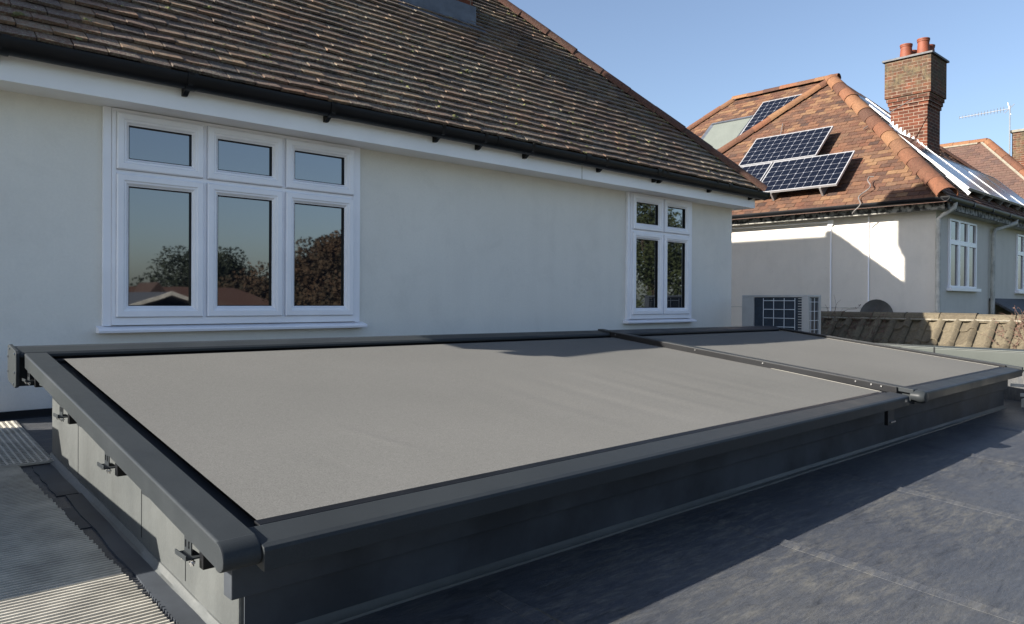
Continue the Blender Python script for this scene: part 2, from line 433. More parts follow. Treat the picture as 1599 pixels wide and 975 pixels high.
# dark membrane skirt at the wall foot
b = MB(); b.prism([(0, -.625), (-.012, -.625), (-.02, -.66), (-.05, -.72), (0, -.72)], (.34, -.001, 0), (0, 1, 0), (0, 0, 1), (7.6, 0, 0))
b.build('wall_skirting', 'black', house)
# fascia, soffit
b = MB(); b.box((.18, -.272, 1.132), (8.10, -.25, 1.290)); b.box((8.08, -.25, 1.132), (8.10, 9.5, 1.290)); fas = b.build('fascia', 'fascia', house, bevel=.003)
b = MB(); b.box((5.05, -.2745, 1.130), (5.056, -.271, 1.25)); b.build('fascia_joint', 'oldwhite', house)
b = MB(); b.box((.18, -.249, 1.142), (8.079, -.001, 1.152)); b.box((HX1+.001, -.0005, 1.142), (8.079, 9.4, 1.152)); b.build('soffit', 'fascia', house)
x = .7
while x < 8.0:
    b = MB(); b.tube([(x, -.271, 1.222), (x, -.2748, 1.222)], .006, 8); b.build('fascia_pin', 'fascia', fas)
    x += random.uniform(.25, .42)
# roof
TP = 1.0125; PIT_ = math.atan(TP); cs, sn = math.cos(PIT_), math.sin(PIT_)
EY, EZ = -.365, 1.325
def tiles(mb, org, along, upd, nrm, length, rows, gauge=.1, wdt=.165, th=.013, lift=.024, jit=.004, rough=0):
    along, upd, nrm, org = Vector(along), Vector(upd), Vector(nrm), Vector(org)
    for r in range(rows):
        s0 = -(r % 2)*wdt*.5-wdt
        cnt = int((length+2*wdt)/wdt)+2
        wob = random.uniform(-.004, .004)
        for k in range(cnt):
            a0 = s0+k*wdt+random.uniform(-.002, .002)
            if a0 > length+wdt or a0+wdt < -wdt: continue
            dl = random.uniform(-jit, jit); dn = random.uniform(-.002, .005)*(1+.5*rough); tw = random.uniform(-.003, .003)*(1+.2*rough)
            base = r*gauge+dl+wob; top = base+gauge*1.15
            w1 = wdt-.004-.002*rough
            p = []
            for (a, u, h) in ((a0, base, lift-th+dn+tw), (a0+w1, base, lift-th+dn-tw), (a0+w1, top, .001), (a0, top, .001),
                              (a0, base, lift+dn+tw), (a0+w1, base, lift+dn-tw), (a0+w1, top, th*.9), (a0, top, th*.9)):
                p.append(org+along*a+upd*u+nrm*h)
            mb.hexa(p, random.random())
RX0, RX1 = .13, 8.115
ROWS = 43
b = MB(); upd = Vector((0, cs, sn)); nrm = Vector((0, -sn, cs))
random.seed(11)
tiles(b, (RX0, EY, EZ), (1, 0, 0), upd, nrm, RX1-RX0, ROWS, lift=.040, th=.019, jit=.0022, rough=.55)
# deck sheet under the tiles
def sheet(mb, pts, nrm, th=.03):
    n_ = len(pts); nrm = Vector(nrm); i = len(mb.v)
    mb.v += [Vector(p) for p in pts]+[Vector(p)-nrm*th for p in pts]
    mb.f.append(tuple(i+k for k in range(n_))); mb.t.append(.1)
    mb.f.append(tuple(i+n_+k for k in reversed(range(n_)))); mb.t.append(.1)
    for k in range(n_): mb.f.append((i+k, i+n_+k, i+n_+(k+1) % n_, i+(k+1) % n_)); mb.t.append(.1)
ap = 2.94; YB = 9.6
sheet(b, [(RX0, EY, EZ), (RX1, EY, EZ), (RX1-ap+.01, EY+ap, EZ+ap*TP), (RX0+ap-.01, EY+ap, EZ+ap*TP)], nrm)
hipcut = [((RX1, EY, 0), (1, 1, 0)), ((RX0, EY, 0), (-1, 1, 0))]
b.build('roof', 'tile', house, cuts=hipcut)
b = MB()
nr2 = Vector((sn, 0, cs))
tiles(b, (RX1, YB, EZ), (0, -1, 0), (-cs, 0, sn), nr2, YB-EY, 14, lift=.030, th=.016)
sheet(b, [(RX1, EY, EZ), (RX1, YB, EZ), (RX1-ap, YB-ap, EZ+ap*TP), (RX1-ap, EY+ap, EZ+ap*TP)], nr2)
sheet(b, [(RX1-ap-.01, EY+ap+.01, EZ+ap*TP-.01), (RX1-ap-.01, YB-ap-.01, EZ+ap*TP-.01), (RX0+ap+.01, YB-ap-.01, EZ+ap*TP-.01), (RX0+ap+.01, EY+ap+.01, EZ+ap*TP-.01)], Vector((0, 0, 1)))
b.build('roof_slope', 'tile', house, cuts=[((RX1, EY, 0), (-1, -1, 0)), ((RX1, YB, 0), (-1, 1, 0))])
b = MB(); sheet(b, [(RX0, YB, EZ), (RX0, EY, EZ), (RX0+ap, EY+ap, EZ+ap*TP), (RX0+ap, YB-ap, EZ+ap*TP)], Vector((-sn, 0, cs)))
sheet(b, [(RX1, YB, EZ), (RX0, YB, EZ), (RX0+ap, YB-ap, EZ+ap*TP), (RX1-ap, YB-ap, EZ+ap*TP)], Vector((0, sn, cs)))
b.build('roof_slope', 'tile', house)
# moss cushions lodged on the tiles
b = MB(); random.seed(77)
for k in range(420):
    if k < 260:
        mx = random.uniform(.6, 7.9); mu = abs(random.gauss(0, 1.1)) % 3.6
        if random.random() < .5: mx = random.uniform(3.5, 7.6)
    else:
        mu = random.uniform(.1, 3.9); mx = RX1-mu*cs-abs(random.gauss(.12, .12))
    if mx > RX1-mu*cs-.05: continue
    mu = round(mu/.1)*.1+random.uniform(-.01, .03)
    q = Vector((mx, EY, EZ))+upd*mu+nrm*.036; r_ = random.uniform(.006, .015)*(1.5 if random.random() < .1 else 1)
    for j in range(3):
        p = q+Vector((random.uniform(-1, 1), random.uniform(-.6, .6), random.uniform(-.3, .3)))*r_
        i = len(b.v); tt = random.random()
        ring = [p+Vector((math.cos(a), 0, 0))*r_+upd*(math.sin(a)*r_*.8)+nrm*random.uniform(-.002, .003) for a in [z*math.pi/3 for z in range(6)]]
        b.v += ring+[p+nrm*r_*random.uniform(.4, .75)]
        for z in range(6): b.f.append((i+z, i+(z+1) % 6, i+6)); b.t.append(tt)
b.build('moss', 'moss', house, fixn=False)
# hip tiles
def hips(name, a, bb, r, ln, m, parent, ang=True, lift=.03, seed=1):
    random.seed(seed)
    a, bb = Vector(a), Vector(bb); d = (bb-a).normalized(); L = (bb-a).length
    side = d.cross(Vector((0, 0, 1))).normalized(); upv = side.cross(d).normalized()
    mb = MB(); k = 0; s = 0
    while s < L-.02:
        e = min(s+ln*1.08, L)
        N = 9; i0 = len(mb.v); tint = random.random()
        r0_, r1_ = r*1.07, r*.95
        jr = random.uniform(-.006, .006)
        for (q, rr, in_) in ((s, r0_, 0), (e, r1_, 0), (s, r0_-.016, 1), (e, r1_-.016, 1)):
            for j in range(N+1):
                an = math.pi*(j/N)*1.06-math.pi*.03
                prof = 1.0 if not ang else 1.0
                pt = a+d*q+side*math.cos(an)*rr*prof+upv*(math.sin(an)*rr*.86+lift-rr*.55+jr)
                mb.v.append(pt)
        def idx(ring, j): return i0+ring*(N+1)+j
        for j in range(N):
            mb.f.append((idx(0, j), idx(0, j+1), idx(1, j+1), idx(1, j))); mb.t.append(tint)
            mb.f.append((idx(2, j+1), idx(2, j), idx(3, j), idx(3, j+1))); mb.t.append(tint)
            mb.f.append((idx(0, j+1), idx(0, j), idx(2, j), idx(2, j+1))); mb.t.append(tint)
        s += ln; k += 1
    return mb.build(name, m, parent, smooth=True, fixn=False)
hips('hip_tiles', (RX1+.0, EY, EZ+.0), (RX1-ap, EY+ap, EZ+ap*TP), .105, .40, 'hiptile', house, seed=4, lift=.055)
hips('hip_tiles', (RX0, EY, EZ), (RX0+ap, EY+ap, EZ+ap*TP), .105, .40, 'hiptile', house, seed=5, lift=.055)
# gutter: half round, with brackets
def gutter(name, p0, p1, out, r, parent, m='black', th=.006):
    p0, p1, out = Vector(p0), Vector(p1), Vector(out)
    N = 10; prof = []
    for j in range(N+1):
        an = math.pi+math.pi*j/N; prof.append((math.cos(an)*r, math.sin(an)*r))
    prof = [(-r, .012)]+prof+[(r, .012)]
    for j in range(N, -1, -1):
        an = math.pi+math.pi*j/N; prof.append((math.cos(an)*(r-th), math.sin(an)*(r-th)))
    mb = MB(); mb.prism(prof, p0, out, (0, 0, 1), p1-p0); return mb.build(name, m, parent, smooth=True)
GZ = 1.318
gut = gutter('gutter', (.10, -.342, GZ), (8.19, -.342, GZ-.015), (0, -1, 0), .068, house)
for gx in (1.551, 2.473, 3.384, 4.318, 5.259, 6.183, 7.089, 7.95, .62, 3.80, 6.1):
    b = MB()
    b.prism([(.0, -.02), (.0, -.100), (.026, -.100), (.058, -.080), (.125, -.055), (.146, .012), (.132, .012), (.11, -.04), (.02, -.04)], (gx-.014, -.273, GZ), (0, -1, 0), (0, 0, 1), (.028, 0, 0))
    b.build('gutter_bracket', 'black', gut)
for gx in (.64, 1.56, 2.48, 3.95, 5.0, 6.05, 7.35):
    b = MB(); N = 10
    prof = [(math.cos(math.pi+math.pi*j/N)*.0735, math.sin(math.pi+math.pi*j/N)*.0735) for j in range(N+1)]
    prof = [(-.0735, .016)]+prof+[(.0735, .016), (.062, .016)]+[(math.cos(math.pi+math.pi*j/N)*.0625, math.sin(math.pi+math.pi*j/N)*.0625) for j in range(N, -1, -1)]
    b.prism(prof, (gx-.03, -.342, GZ-.002), (0, -1, 0), (0, 0, 1), (.06, 0, 0)); b.build('gutter_union', 'black', gut, smooth=True)
b = MB(); N = 10
b.prism([(-.073, .014)]+[(math.cos(math.pi+math.pi*j/N)*.073, math.sin(math.pi+math.pi*j/N)*.073) for j in range(N+1)]+[(.073, .014)], (8.185, -.342, GZ-.012), (0, -1, 0), (0, 0, 1), (.02, 0, 0))
b.build('gutter_stop_end', 'black', gut)
# chimney
def zr(y): return EZ+(y-EY)*TP
cx0, cx1, cy = 4.06, 4.90, 1.16
ch = MB(); ch.box((cx0, cy, 2.4), (cx1, cy+.42, 4.12)); ch.box((cx0-.04, cy-.04, 4.1201), (cx1+.04, cy+.46, 4.20)); ch.box((cx0-.07, cy-.07, 4.2001), (cx1+.07, cy+.49, 4.95)); ch = ch.build('chimney', 'brick', house, uvbox=True)
b = MB(); b.obox((cx0-.035, cy-.012, zr(cy)-.02), (cx1-cx0+.07, 0, 0), (0, .010, 0), (0, 0, .235))
b.obox((cx1+.002, cy-.01, zr(cy)-.02), (.010, 0, 0), (0, .40, .405), (0, 0, .20))
b.obox((cx0-.012, cy-.01, zr(cy)-.02), (.010, 0, 0), (0, .40, .405), (0, 0, .20))
b.obox((cx0-.12, cy-.11, zr(cy-.11)+.034), (cx1-cx0+.24, 0, 0), (0, .12*cs*1.2, .12*sn*1.2), Vector((0, -sn, cs))*.006)
b.build('lead_flashing', 'lead', ch, bevel=.003)
for px in (cx0+.22, cx1-.22):
    b = MB(); b.tube([(px, cy+.21, 4.95), (px, cy+.21, 5.17)], [.11, .09], 14); b.build('chimney_pot', 'pot', ch, smooth=True)

# windows
def window(parent, x0, x1, zb, zt, cols_, ztr, trimw=.055, trimw_r=.05, sill=True, dep=1.0):
    """Casement window: outer trim, frame, sashes with bevelled faces, recessed panes."""
    yb = -.001
    fr = MB()
    W_ = .022
    fr.box((x0-W_, -.040, zb-.045), (x1+W_, yb, zb+.0)); fr.box((x0-W_, -.040, zt), (x1+W_, yb, zt+.02))
    fr.box((x0-W_, -.040, zb), (x0, yb, zt)); fr.box((x1, -.040, zb), (x1+W_, yb, zt))
    fr.box((x0, -.034, ztr-.012), (x1, yb, ztr+.012))
    for c in cols_[1:-1]:
        fr.box((c-.012, -.0345, zb), (c+.012, yb, ztr-.012)); fr.box((c-.012, -.0345, ztr+.012), (c+.012, yb, zt))
    w_ = fr.build('window', 'upvc', parent, bevel=.0015)
    tr = MB(); tr.box((x0-W_-trimw, -.030, zb-.05), (x0-W_-.001, yb, 1.141)); tr.build('trim', 'upvc', w_, bevel=.002)
    tr = MB(); tr.box((x1+W_+.001, -.030, zb-.05), (x1+W_+trimw_r, yb, 1.141)); tr.build('trim', 'upvc', w_, bevel=.002)
    for i in range(len(cols_)-1):
        for (za, zb_) in ((zb, ztr-.012), (ztr+.012, zt)):
            a, c = cols_[i]+(.013 if i else .001), cols_[i+1]-(.013 if i < len(cols_)-2 else .001)
            za += .002; zb_ -= .002
            s = MB(); fw_ = .068
            # sash as a sculpted ring
            prof = [(.0, -.001), (.0, -.052), (.006, -.058), (.036, -.058), (.042, -.052), (.052, -.050), (fw_-.004, -.036), (fw_, -.034), (fw_, -.001)]
            rings = []
            for (o_, y_) in prof:
                rings.append([Vector((a+o_, y_, za+o_)), Vector((c-o_, y_, za+o_)), Vector((c-o_, y_, zb_-o_)), Vector((a+o_, y_, zb_-o_))])
            base = len(s.v)
            for rg in rings: s.v += rg
            for q in range(len(rings)-1):
                for k in range(4):
                    s.f.append((base+q*4+k, base+q*4+(k+1) % 4, base+(q+1)*4+(k+1) % 4, base+(q+1)*4+k)); s.t.append(0)
            s.build('sash', 'upvc', w_)
            g = MB(); g.box((a+fw_-.006, -.014, za+fw_-.006), (c-fw_+.006, -.008, zb_-fw_+.006)); g.build('pane', 'glass', w_)
            gs = MB(); e = .005
            for (p0, p1) in (((a+fw_, -.031, za+fw_), (c-fw_, -.0145, za+fw_+e)), ((a+fw_, -.031, zb_-fw_-e), (c-fw_, -.0145, zb_-fw_)),
                             ((a+fw_, -.031, za+fw_+e), (a+fw_+e, -.0145, zb_-fw_-e)), ((c-fw_-e, -.031, za+fw_+e), (c-fw_, -.0145, zb_-fw_-e))): gs.box(p0, p1)
            gs.build('gasket', 'black', w_)
    if sill:
        s = MB(); s.prism([(-.001, -.003), (-.001, -.045), (-.075, -.045), (-.078, -.030), (-.070, -.022), (-.001, -.003)][:5], (x0-W_-trimw-.03, 0, zb-.045), (0, 1, 0), (0, 0, 1), (x1-x0+2*W_+trimw+trimw_r+.07, 0, 0))
        s.build('sill', 'upvc', w_, bevel=.0015)
    return w_
window(house, 1.245, 2.825, -.112, 1.118, [1.245, 1.760, 2.288, 2.825], .763, .045, .042)
window(house, 6.075, 7.085, -.135, 1.118, [6.075, 6.600, 7.085], .745, .045, .045)

# ------------------------------------------------------------------ covered rooflight
frame(.85, (0, -.75, 0))  # rooflight, mats, parapet and AC unit scaled about the camera too
BL = Vector((.731, -.237, -.262)); BR = Vector((8.572, -.219, -.298)); FL = Vector((.731, -3.086, -.636)); FR = Vector((8.572, -2.952, -.630))
NL = (BR-BL).cross(FL-BL).normalized()
if NL.z < 0: NL = -NL
def LP(x, t, h=0):
    """Point of the blind plane: x in metres, t = 0 at the wall to 1 at the front, h up."""
    s = (x-BL.x)/(BR.x-BL.x)
    A = BL.lerp(BR, s); Bq = FL.lerp(FR, s)
    return A.lerp(Bq, t)+Vector((0, 0, h))
def lt(x, y):   # t for a given y
    a = LP(x, 0).y; c = LP(x, 1).y
    return (y-a)/(c-a)
rl = tag(empty('covered_rooflight', (4.6, -1.6, -.95)), 'long rooflight covered by taupe roller screen in dark grey frame on the flat roof', 'rooflight')
# kerb
def kerb():
    mb = MB(); x0, x1 = .88, 8.50
    yb_, yf0, yf1 = -.262, -2.80, -2.80
    def zt(y): return -.30-(y+.237)/(-2.849)*-.374*-1-.085
    zb_ = lambda y: fz(y)-.03
    p = []
    top = lambda x, y: (x, y, LP(x, max(0, lt(x, y))).z-.075)
    mb.hexa([(x0, yf0, zb_(yf0)), (x1, yf1, zb_(yf1)), (x1, yb_, zb_(yb_)), (x0, yb_, zb_(yb_)), top(x0, yf0), top(x1, yf1), top(x1, yb_), top(x0, yb_)])
    return mb
kb = kerb().build('kerb', 'upstand', rl, bevel=.006)
# welded fillet at the foot of the kerb, slightly wavy
def fillet(pts, outd, name):
    mb = MB(); n = 60; a, c = Vector(pts[0]), Vector(pts[1]); outd = Vector(outd)
    random.seed(9); ph = [random.uniform(0, 6) for _ in range(3)]
    prv = None
    for q in range(n+1):
        u = q/n; p = a.lerp(c, u); wv = .012*math.sin(9*u+ph[0])+.007*math.sin(31*u+ph[1])+random.uniform(-.002, .002)
        z = fz(p.y)
        o1 = p+outd*(.034+wv*.35); o2 = p+outd*(.016); 
        row = [Vector((p.x, p.y, z-.01))-outd*.004, Vector((p.x, p.y, z+.032+wv*.2))-outd*.004, Vector((p.x, p.y, z+.030+wv*.2))+outd*.005, Vector((o2.x, o2.y, z+.012)), Vector((o1.x, o1.y, z+.006)), Vector((o1.x, o1.y, z-.01))+outd*.003]
        i = len(mb.v); mb.v += row
        if prv is not None:
            for k in range(5): mb.f.append((prv+k, prv+k+1, i+k+1, i+k)); mb.t.append(0)
        prv = i
    return mb.build(name, 'upstand', rl, smooth=True)
fillet([(.875, -2.80, 0), (8.505, -2.80, 0)], (0, -1, 0), 'kerb_fillet')
fillet([(.880, -.27, 0), (.880, -2.80, 0)], (-1, 0, 0), 'kerb_fillet')
# vertical welded seams of the kerb cladding
for yy in (-.85, -1.86, -2.35):
    mb = MB(); z0_ = fz(yy)+.05; z1_ = LP(.88, lt(.88, yy)).z-.08
    mb.box((.8785, yy-.0018, z0_), (.881, yy+.0018, z1_)); mb.build('kerb_seam', 'anthdark', kb)
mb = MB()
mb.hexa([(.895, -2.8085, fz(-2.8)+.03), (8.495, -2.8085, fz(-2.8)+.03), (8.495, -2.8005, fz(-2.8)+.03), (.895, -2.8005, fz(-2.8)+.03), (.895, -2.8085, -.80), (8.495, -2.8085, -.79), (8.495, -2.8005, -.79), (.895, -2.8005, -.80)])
mb.build('front_shade', 'membrane_shade', kb)  # thin dark sheet, paints the shade of the kerb's front face
# trim board under the front rail
mb = MB()
mb.hexa([(.835, -2.862, -.86), (8.53, -2.835, -.845), (8.53, -2.802, -.845), (.835, -2.802, -.86), (.835, -2.862, -.712), (8.53, -2.835, -.702), (8.53, -2.802, -.702), (.835, -2.802, -.712)])
mb.build('front_trim', 'membrane_shade', rl, bevel=.003)
mb = MB()
mb.hexa([(.84, -2.8015, -.885), (8.52, -2.8015, -.87), (8.52, -2.79, -.87), (.84, -2.79, -.885), (.84, -2.8015, -.861), (8.52, -2.8015, -.846), (8.52, -2.79, -.846), (.84, -2.79, -.861)])
# glazing under the screen (dark)
mb = MB()
mb.face([LP(.86, .03, -.062), LP(.86, .97, -.062), LP(8.5, .97, -.062), LP(8.5, .03, -.062)])
mb.face([LP(.86, .03, -.070), LP(8.5, .03, -.070), LP(8.5, .97, -.070), LP(.86, .97, -.070)])
mb.build('glazing', 'nglass', rl)
# side rail (left): rounded outer top edge, D-shaped end cap
def rail(name, xo, xi, t0, t1, h1, h0, m='anthracite', r=.009, side=-1):
    mb = MB(); N = 5
    prof = [(xi, h0), (xi, h1)]
    for j in range(N+1):
        an = math.pi/2*j/N
        if side < 0: prof.append((xo+r-r*math.sin(an), h1-r+r*math.cos(an)))
        else: prof.append((xo-r+r*math.sin(an), h1-r+r*math.cos(an)))
    prof.append((xo, h0))
    i = len(mb.v); n_ = len(prof)
    for t in (t0, t1):
        for (x, h) in prof: mb.v.append(LP(x, t, h))
    mb.f.append(tuple(range(i, i+n_))); mb.f.append(tuple(i+n_+k for k in reversed(range(n_)))); mb.t += [0, 0]
    for k in range(n_): mb.f.append((i+k, i+n_+k, i+n_+(k+1) % n_, i+(k+1) % n_)); mb.t.append(0)
    return mb.build(name, m, rl, smooth=True)
rail('side_rail', .731, .831, .018, .982, 0.0, -.070)
def endcap(name, xo, xi, t, h1, h0, depth, parent=None):
    """closed rounded cap beyond the front end of a rail"""
    mb = MB(); N = 9
    p0 = LP(xo, t)
    prof = [(0, h1)]
    R_ = (h1-h0)
    for j in range(1, N+1):
        an = math.pi/2*j/N
        prof.append((-depth*math.sin(an), h1-(R_*.62)*(1-math.cos(an))))
    prof += [(-depth*.96, h1-R_*.78), (-depth*.75, h0+.004), (-depth*.45, h0-.004), (0, h0-.004)]
    i = len(mb.v); n_ = len(prof)
    sl = (LP(xo, 1).z-LP(xo, 0).z)/(LP(xo, 1).y-LP(xo, 0).y)
    for x in (xo-.003, xi+.003):
        q = LP(x, t)
        for (dy, h) in prof: mb.v.append(Vector((x, q.y+dy, q.z+h+sl*dy*.6)))
    mb.f.append(tuple(range(i, i+n_))); mb.f.append(tuple(i+n_+k for k in reversed(range(n_)))); mb.t += [0, 0]
    for k in range(n_): mb.f.append((i+k, i+n_+k, i+n_+(k+1) % n_, i+(k+1) % n_)); mb.t.append(0)
    return mb.build(name, 'anthracite', parent or rl, bevel=.006, smooth=True)
endcap('rail_end_cap', .731, .831, .978, .001, -.072, .055)
# inner face of the left rail and guide channel, widened and dark for the rail's shade strip
def bar(name, x0, x1, t0, t1, h0, h1, m, parent=None, bevel=.002):
    mb = MB(); mb.hexa([LP(x0, t1, h0), LP(x1, t1, h0), LP(x1, t0, h0), LP(x0, t0, h0), LP(x0, t1, h1), LP(x1, t1, h1), LP(x1, t0, h1), LP(x0, t0, h1)])
    return mb.build(name, m, parent or rl, bevel=bevel)
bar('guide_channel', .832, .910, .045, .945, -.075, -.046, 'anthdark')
# front rail, two lengths, rounded top front edge
def front_rail(x0, x1, name='front_rail'):
    mb = MB(); i = 0
    prof = [(.950, -.072), (.950, -.018), (.9535, -.015), (.992, -.015), (.9985, -.019), (1.0, -.028), (1.0, -.082), (.99, -.085)]
    n_ = len(prof)
    for x in (x0, x1):
        for (t, h) in prof: mb.v.append(LP(x, t, h))
    mb.f.append(tuple(range(n_))); mb.f.append(tuple(n_+k for k in reversed(range(n_)))); mb.t += [0, 0]
    for k in range(n_): mb.f.append((k, n_+k, n_+(k+1) % n_, (k+1) % n_)); mb.t.append(0)
    return mb.build(name, 'anthracite', rl, bevel=.002)
front_rail(.834, 5.50); front_rail(5.60, 8.555)
# inner dark lip and fabric bottom bar
bar('bottom_bar', .885, 5.47, .9345, .9475, -.034, -.020, 'black'); bar('bottom_bar', 5.60, 8.50, .9345, .9475, -.034, -.020, 'black')
# back casing (roller cassette), rounded upper edge, and its end plate
def cassette(x0, x1, name):
    mb = MB()
    prof = [(-.015, -.175), (-.015, .002), (.012, .009), (.052, .003), (.058, -.006), (.058, -.020), (.046, -.024), (.046, -.175)]
    n_ = len(prof)
    for x in (x0, x1):
        for (dt, h) in prof: mb.v.append(LP(x, dt, h))
    mb.f.append(tuple(range(n_))); mb.f.append(tuple(n_+k for k in reversed(range(n_)))); mb.t += [0, 0]
    for k in range(n_): mb.f.append((k, n_+k, n_+(k+1) % n_, (k+1) % n_)); mb.t.append(0)
    return mb.build(name, 'anthracite', rl, bevel=.002)
cassette(.713, 5.40, 'roller_casing'); cassette(5.46, 8.60, 'roller_casing')
mb = MB()
pf = [(.060, .002), (.052, .012), (-.012, .014), (-.022, .004), (-.024, -.155), (-.016, -.182), (.046, -.182), (.060, -.165), (.062, -.09)]
n_ = len(pf)
for x in (.694, .712):
    for (dt, h) in pf: mb.v.append(LP(x, dt, h))
mb.f += [tuple(range(n_)), tuple(n_+k for k in reversed(range(n_)))]; mb.t += [0, 0]
for k in range(n_): mb.f.append((k, n_+k, n_+(k+1) % n_, (k+1) % n_)); mb.t.append(0)
ep = mb.build('casing_end_plate', 'anthracite', rl, bevel=.003)
for (dt, h) in ((.05, -.005), (.0, -.002), (-.015, -.05), (-.015, -.13), (.04, -.165), (.05, -.10)):
    mb = MB(); q = LP(.693, dt, h); mb.tube([q, q+Vector((-.004, 0, 0))], .006, 8); mb.build('screw', 'bolt', ep)
# fabric, slightly sagging with tension ripples
CREASE = [(1.55, .62, 1.75, .86, .0016), (1.25, .70, 1.42, .90, -.0012), (2.2, .3, 2.5, .45, .0010), (6.5, .3, 7.0, .5, .0009)]
def cloth(x0, x1, name, amp):
    mb = MB(); NX, NT = 170, 90; P_ = []
    t0, t1 = .074, .936
    for i in range(NX+1):
        row = []
        for j in range(NT+1):
            u = i/NX; v_ = j/NT; x = x0+(x1-x0)*u; t = t0+(t1-t0)*v_
            h = -.026-.020*math.sin(math.pi*u)*math.sin(math.pi*v_)
            env = max(0, (v_-.35)/.65)*math.exp(-((u-.62)/.25)**2)
            h += amp*env*(math.sin(2*math.pi*(x*3.3+.06*v_))+.5*math.sin(2*math.pi*(x*5.7+.1*v_)+1))*math.sin(math.pi*v_)
            h += amp*.35*math.sin(2*math.pi*(x*1.1-v_*.8))*math.sin(math.pi*v_)*math.sin(math.pi*u)
            for (xa, ta, xb, tb, am) in CREASE:
                dx, dt = xb-xa, (tb-ta)*2.8; L2 = dx*dx+dt*dt
                pu = ((x-xa)*dx+(t-ta)*2.8*dt)/L2
                if 0 < pu < 1:
                    ds = abs((x-xa)*dt-(t-ta)*2.8*dx)/math.sqrt(L2); h += am*math.sin(math.pi*pu)*math.exp(-(ds/.022)**2)
            row.append(LP(x, t, h))
        P_.append(row)
    for r in P_: mb.v += r
    for i in range(NX):
        for j in range(NT):
            a = i*(NT+1)+j; mb.f.append((a, a+1, a+NT+2, a+NT+1)); mb.t.append(0)
    return mb.build(name, 'fabric', rl, smooth=True)
cloth(.898, 5.475, 'screen_fabric', .0024); cloth(5.60, 8.53, 'screen_fabric', .0009)
bar('casing_mouth_shade', .84, 5.38, .0465, .078, -.050, -.030, 'black'); bar('casing_mouth_shade', 5.47, 8.50, .0465, .078, -.050, -.030, 'black')  # black strips paint the shade inside the casing mouth
# light hem lines along the guides
bar('fabric_hem', 5.468, 5.478, .06, .93, -.0245, -.0225, 'hem', bevel=0)
# mid rail: x moves slightly from wall to front
def MP(dx, t, h): return LP(5.37+.24*t+dx, t, h)
def mbar(name, a, c, t0, t1, h0, h1, m, bevel=.003, parent=None):
    mb = MB(); mb.hexa([MP(a, t1, h0), MP(c, t1, h0), MP(c, t0, h0), MP(a, t0, h0), MP(a, t1, h1), MP(c, t1, h1), MP(c, t0, h1), MP(a, t0, h1)])
    return mb.build(name, m, parent or rl, bevel=bevel)
mr = mbar('middle_rail', -.035, .045, .0, 1.0, -.010, .022, 'anthracite')
mbar('rail_channel_shade', -.052, -.0345, .055, .962, -.03, .019, 'black', .002, mr)  # black bar paints the dark of the recessed rail side
for t in (.08, .38, .60, .86, .90, .925):
    mb = MB(); q = MP(-.0525, t, .005); mb.tube([q, q+Vector((-.006, 0, 0))], .006, 8); mb.build('screw', 'bolt', mr)
# knuckle at the rail's front end
mb = MB(); q = MP(.005, 1.0, -.025)
N = 14
for k, (dy, r_) in enumerate([(.02, .045), (-.03, .050), (-.055, .048), (-.072, .038), (-.078, .018)]):
    for j in range(N):
        an = 2*math.pi*j/N; mb.v.append(Vector((q.x+math.cos(an)*r_*1.15, q.y+dy, q.z+math.sin(an)*r_*.95-.2*max(0, -dy)*.3)))
for k in range(4):
    for j in range(N): mb.f.append((k*N+j, k*N+(j+1) % N, (k+1)*N+(j+1) % N, (k+1)*N+j)); mb.t.append(0)
mb.f += [tuple(range(N)), tuple(4*N+j for j in reversed(range(N)))]; mb.t += [0, 0]
mb.build('rail_end_cap', 'anthracite', mr, smooth=True)
# right rail
bar('side_rail', 8.535, 8.585, .0, 1.0, -.05, .004, 'anthracite')
bar('guide_channel', 8.512, 8.5345, .05, .95, -.05, .0, 'black')
bar('fabric_hem', 8.500, 8.511, .06, .93, -.0245, -.0225, 'hem', bevel=0)
# brackets on the left side
def bracket(y):
    t = lt(.73, y); q = LP(.735, t, -.07)
    mb = MB()
    mb.box((q.x+.004, q.y-.028, q.z-.052), (q.x+.008, q.y+.028, q.z+.004))
    mb.box((q.x-.014, q.y-.050, q.z-.058), (q.x+.030, q.y+.040, q.z-.053))
    mb.box((q.x-.018, q.y-.050, q.z-.058), (q.x-.014, q.y+.040, q.z-.044))
    br = mb.build('mounting_bracket', 'anthracite', rl, bevel=.001)
    mb = MB(); mb.box((q.x+.02, q.y-.075, q.z-.085), (.879, q.y-.045, q.z-.005)); mb.build('bracket_block', 'black', br, bevel=.002)
    for dy in (-.012, .014):
        mb = MB(); mb.box((q.x+.002, q.y+dy-.003, q.z-.036), (q.x+.0035, q.y+dy+.003, q.z-.016)); mb.build('slot', 'black', br)
    for dy in (-.050, .028):
        mb = MB(); mb.tube([(q.x, q.y+dy, q.z-.058), (q.x, q.y+dy, q.z-.074)], .005, 8); mb.tube([(q.x, q.y+dy, q.z-.062), (q.x, q.y+dy, q.z-.068)], .009, 6)
        mb.build('bolt', 'bolt', br)
for y in (-.47, -1.20, -1.94, -2.79): bracket(y)
for y in (-.80, -1.55, -2.42):
    t = lt(.73, y); q = LP(.735, t, -.07); mb = MB(); mb.box((q.x+.002, q.y-.05, q.z-.012), (q.x+.03, q.y+.05, q.z+.002)); mb.build('clip', 'anthracite', rl, bevel=.001)
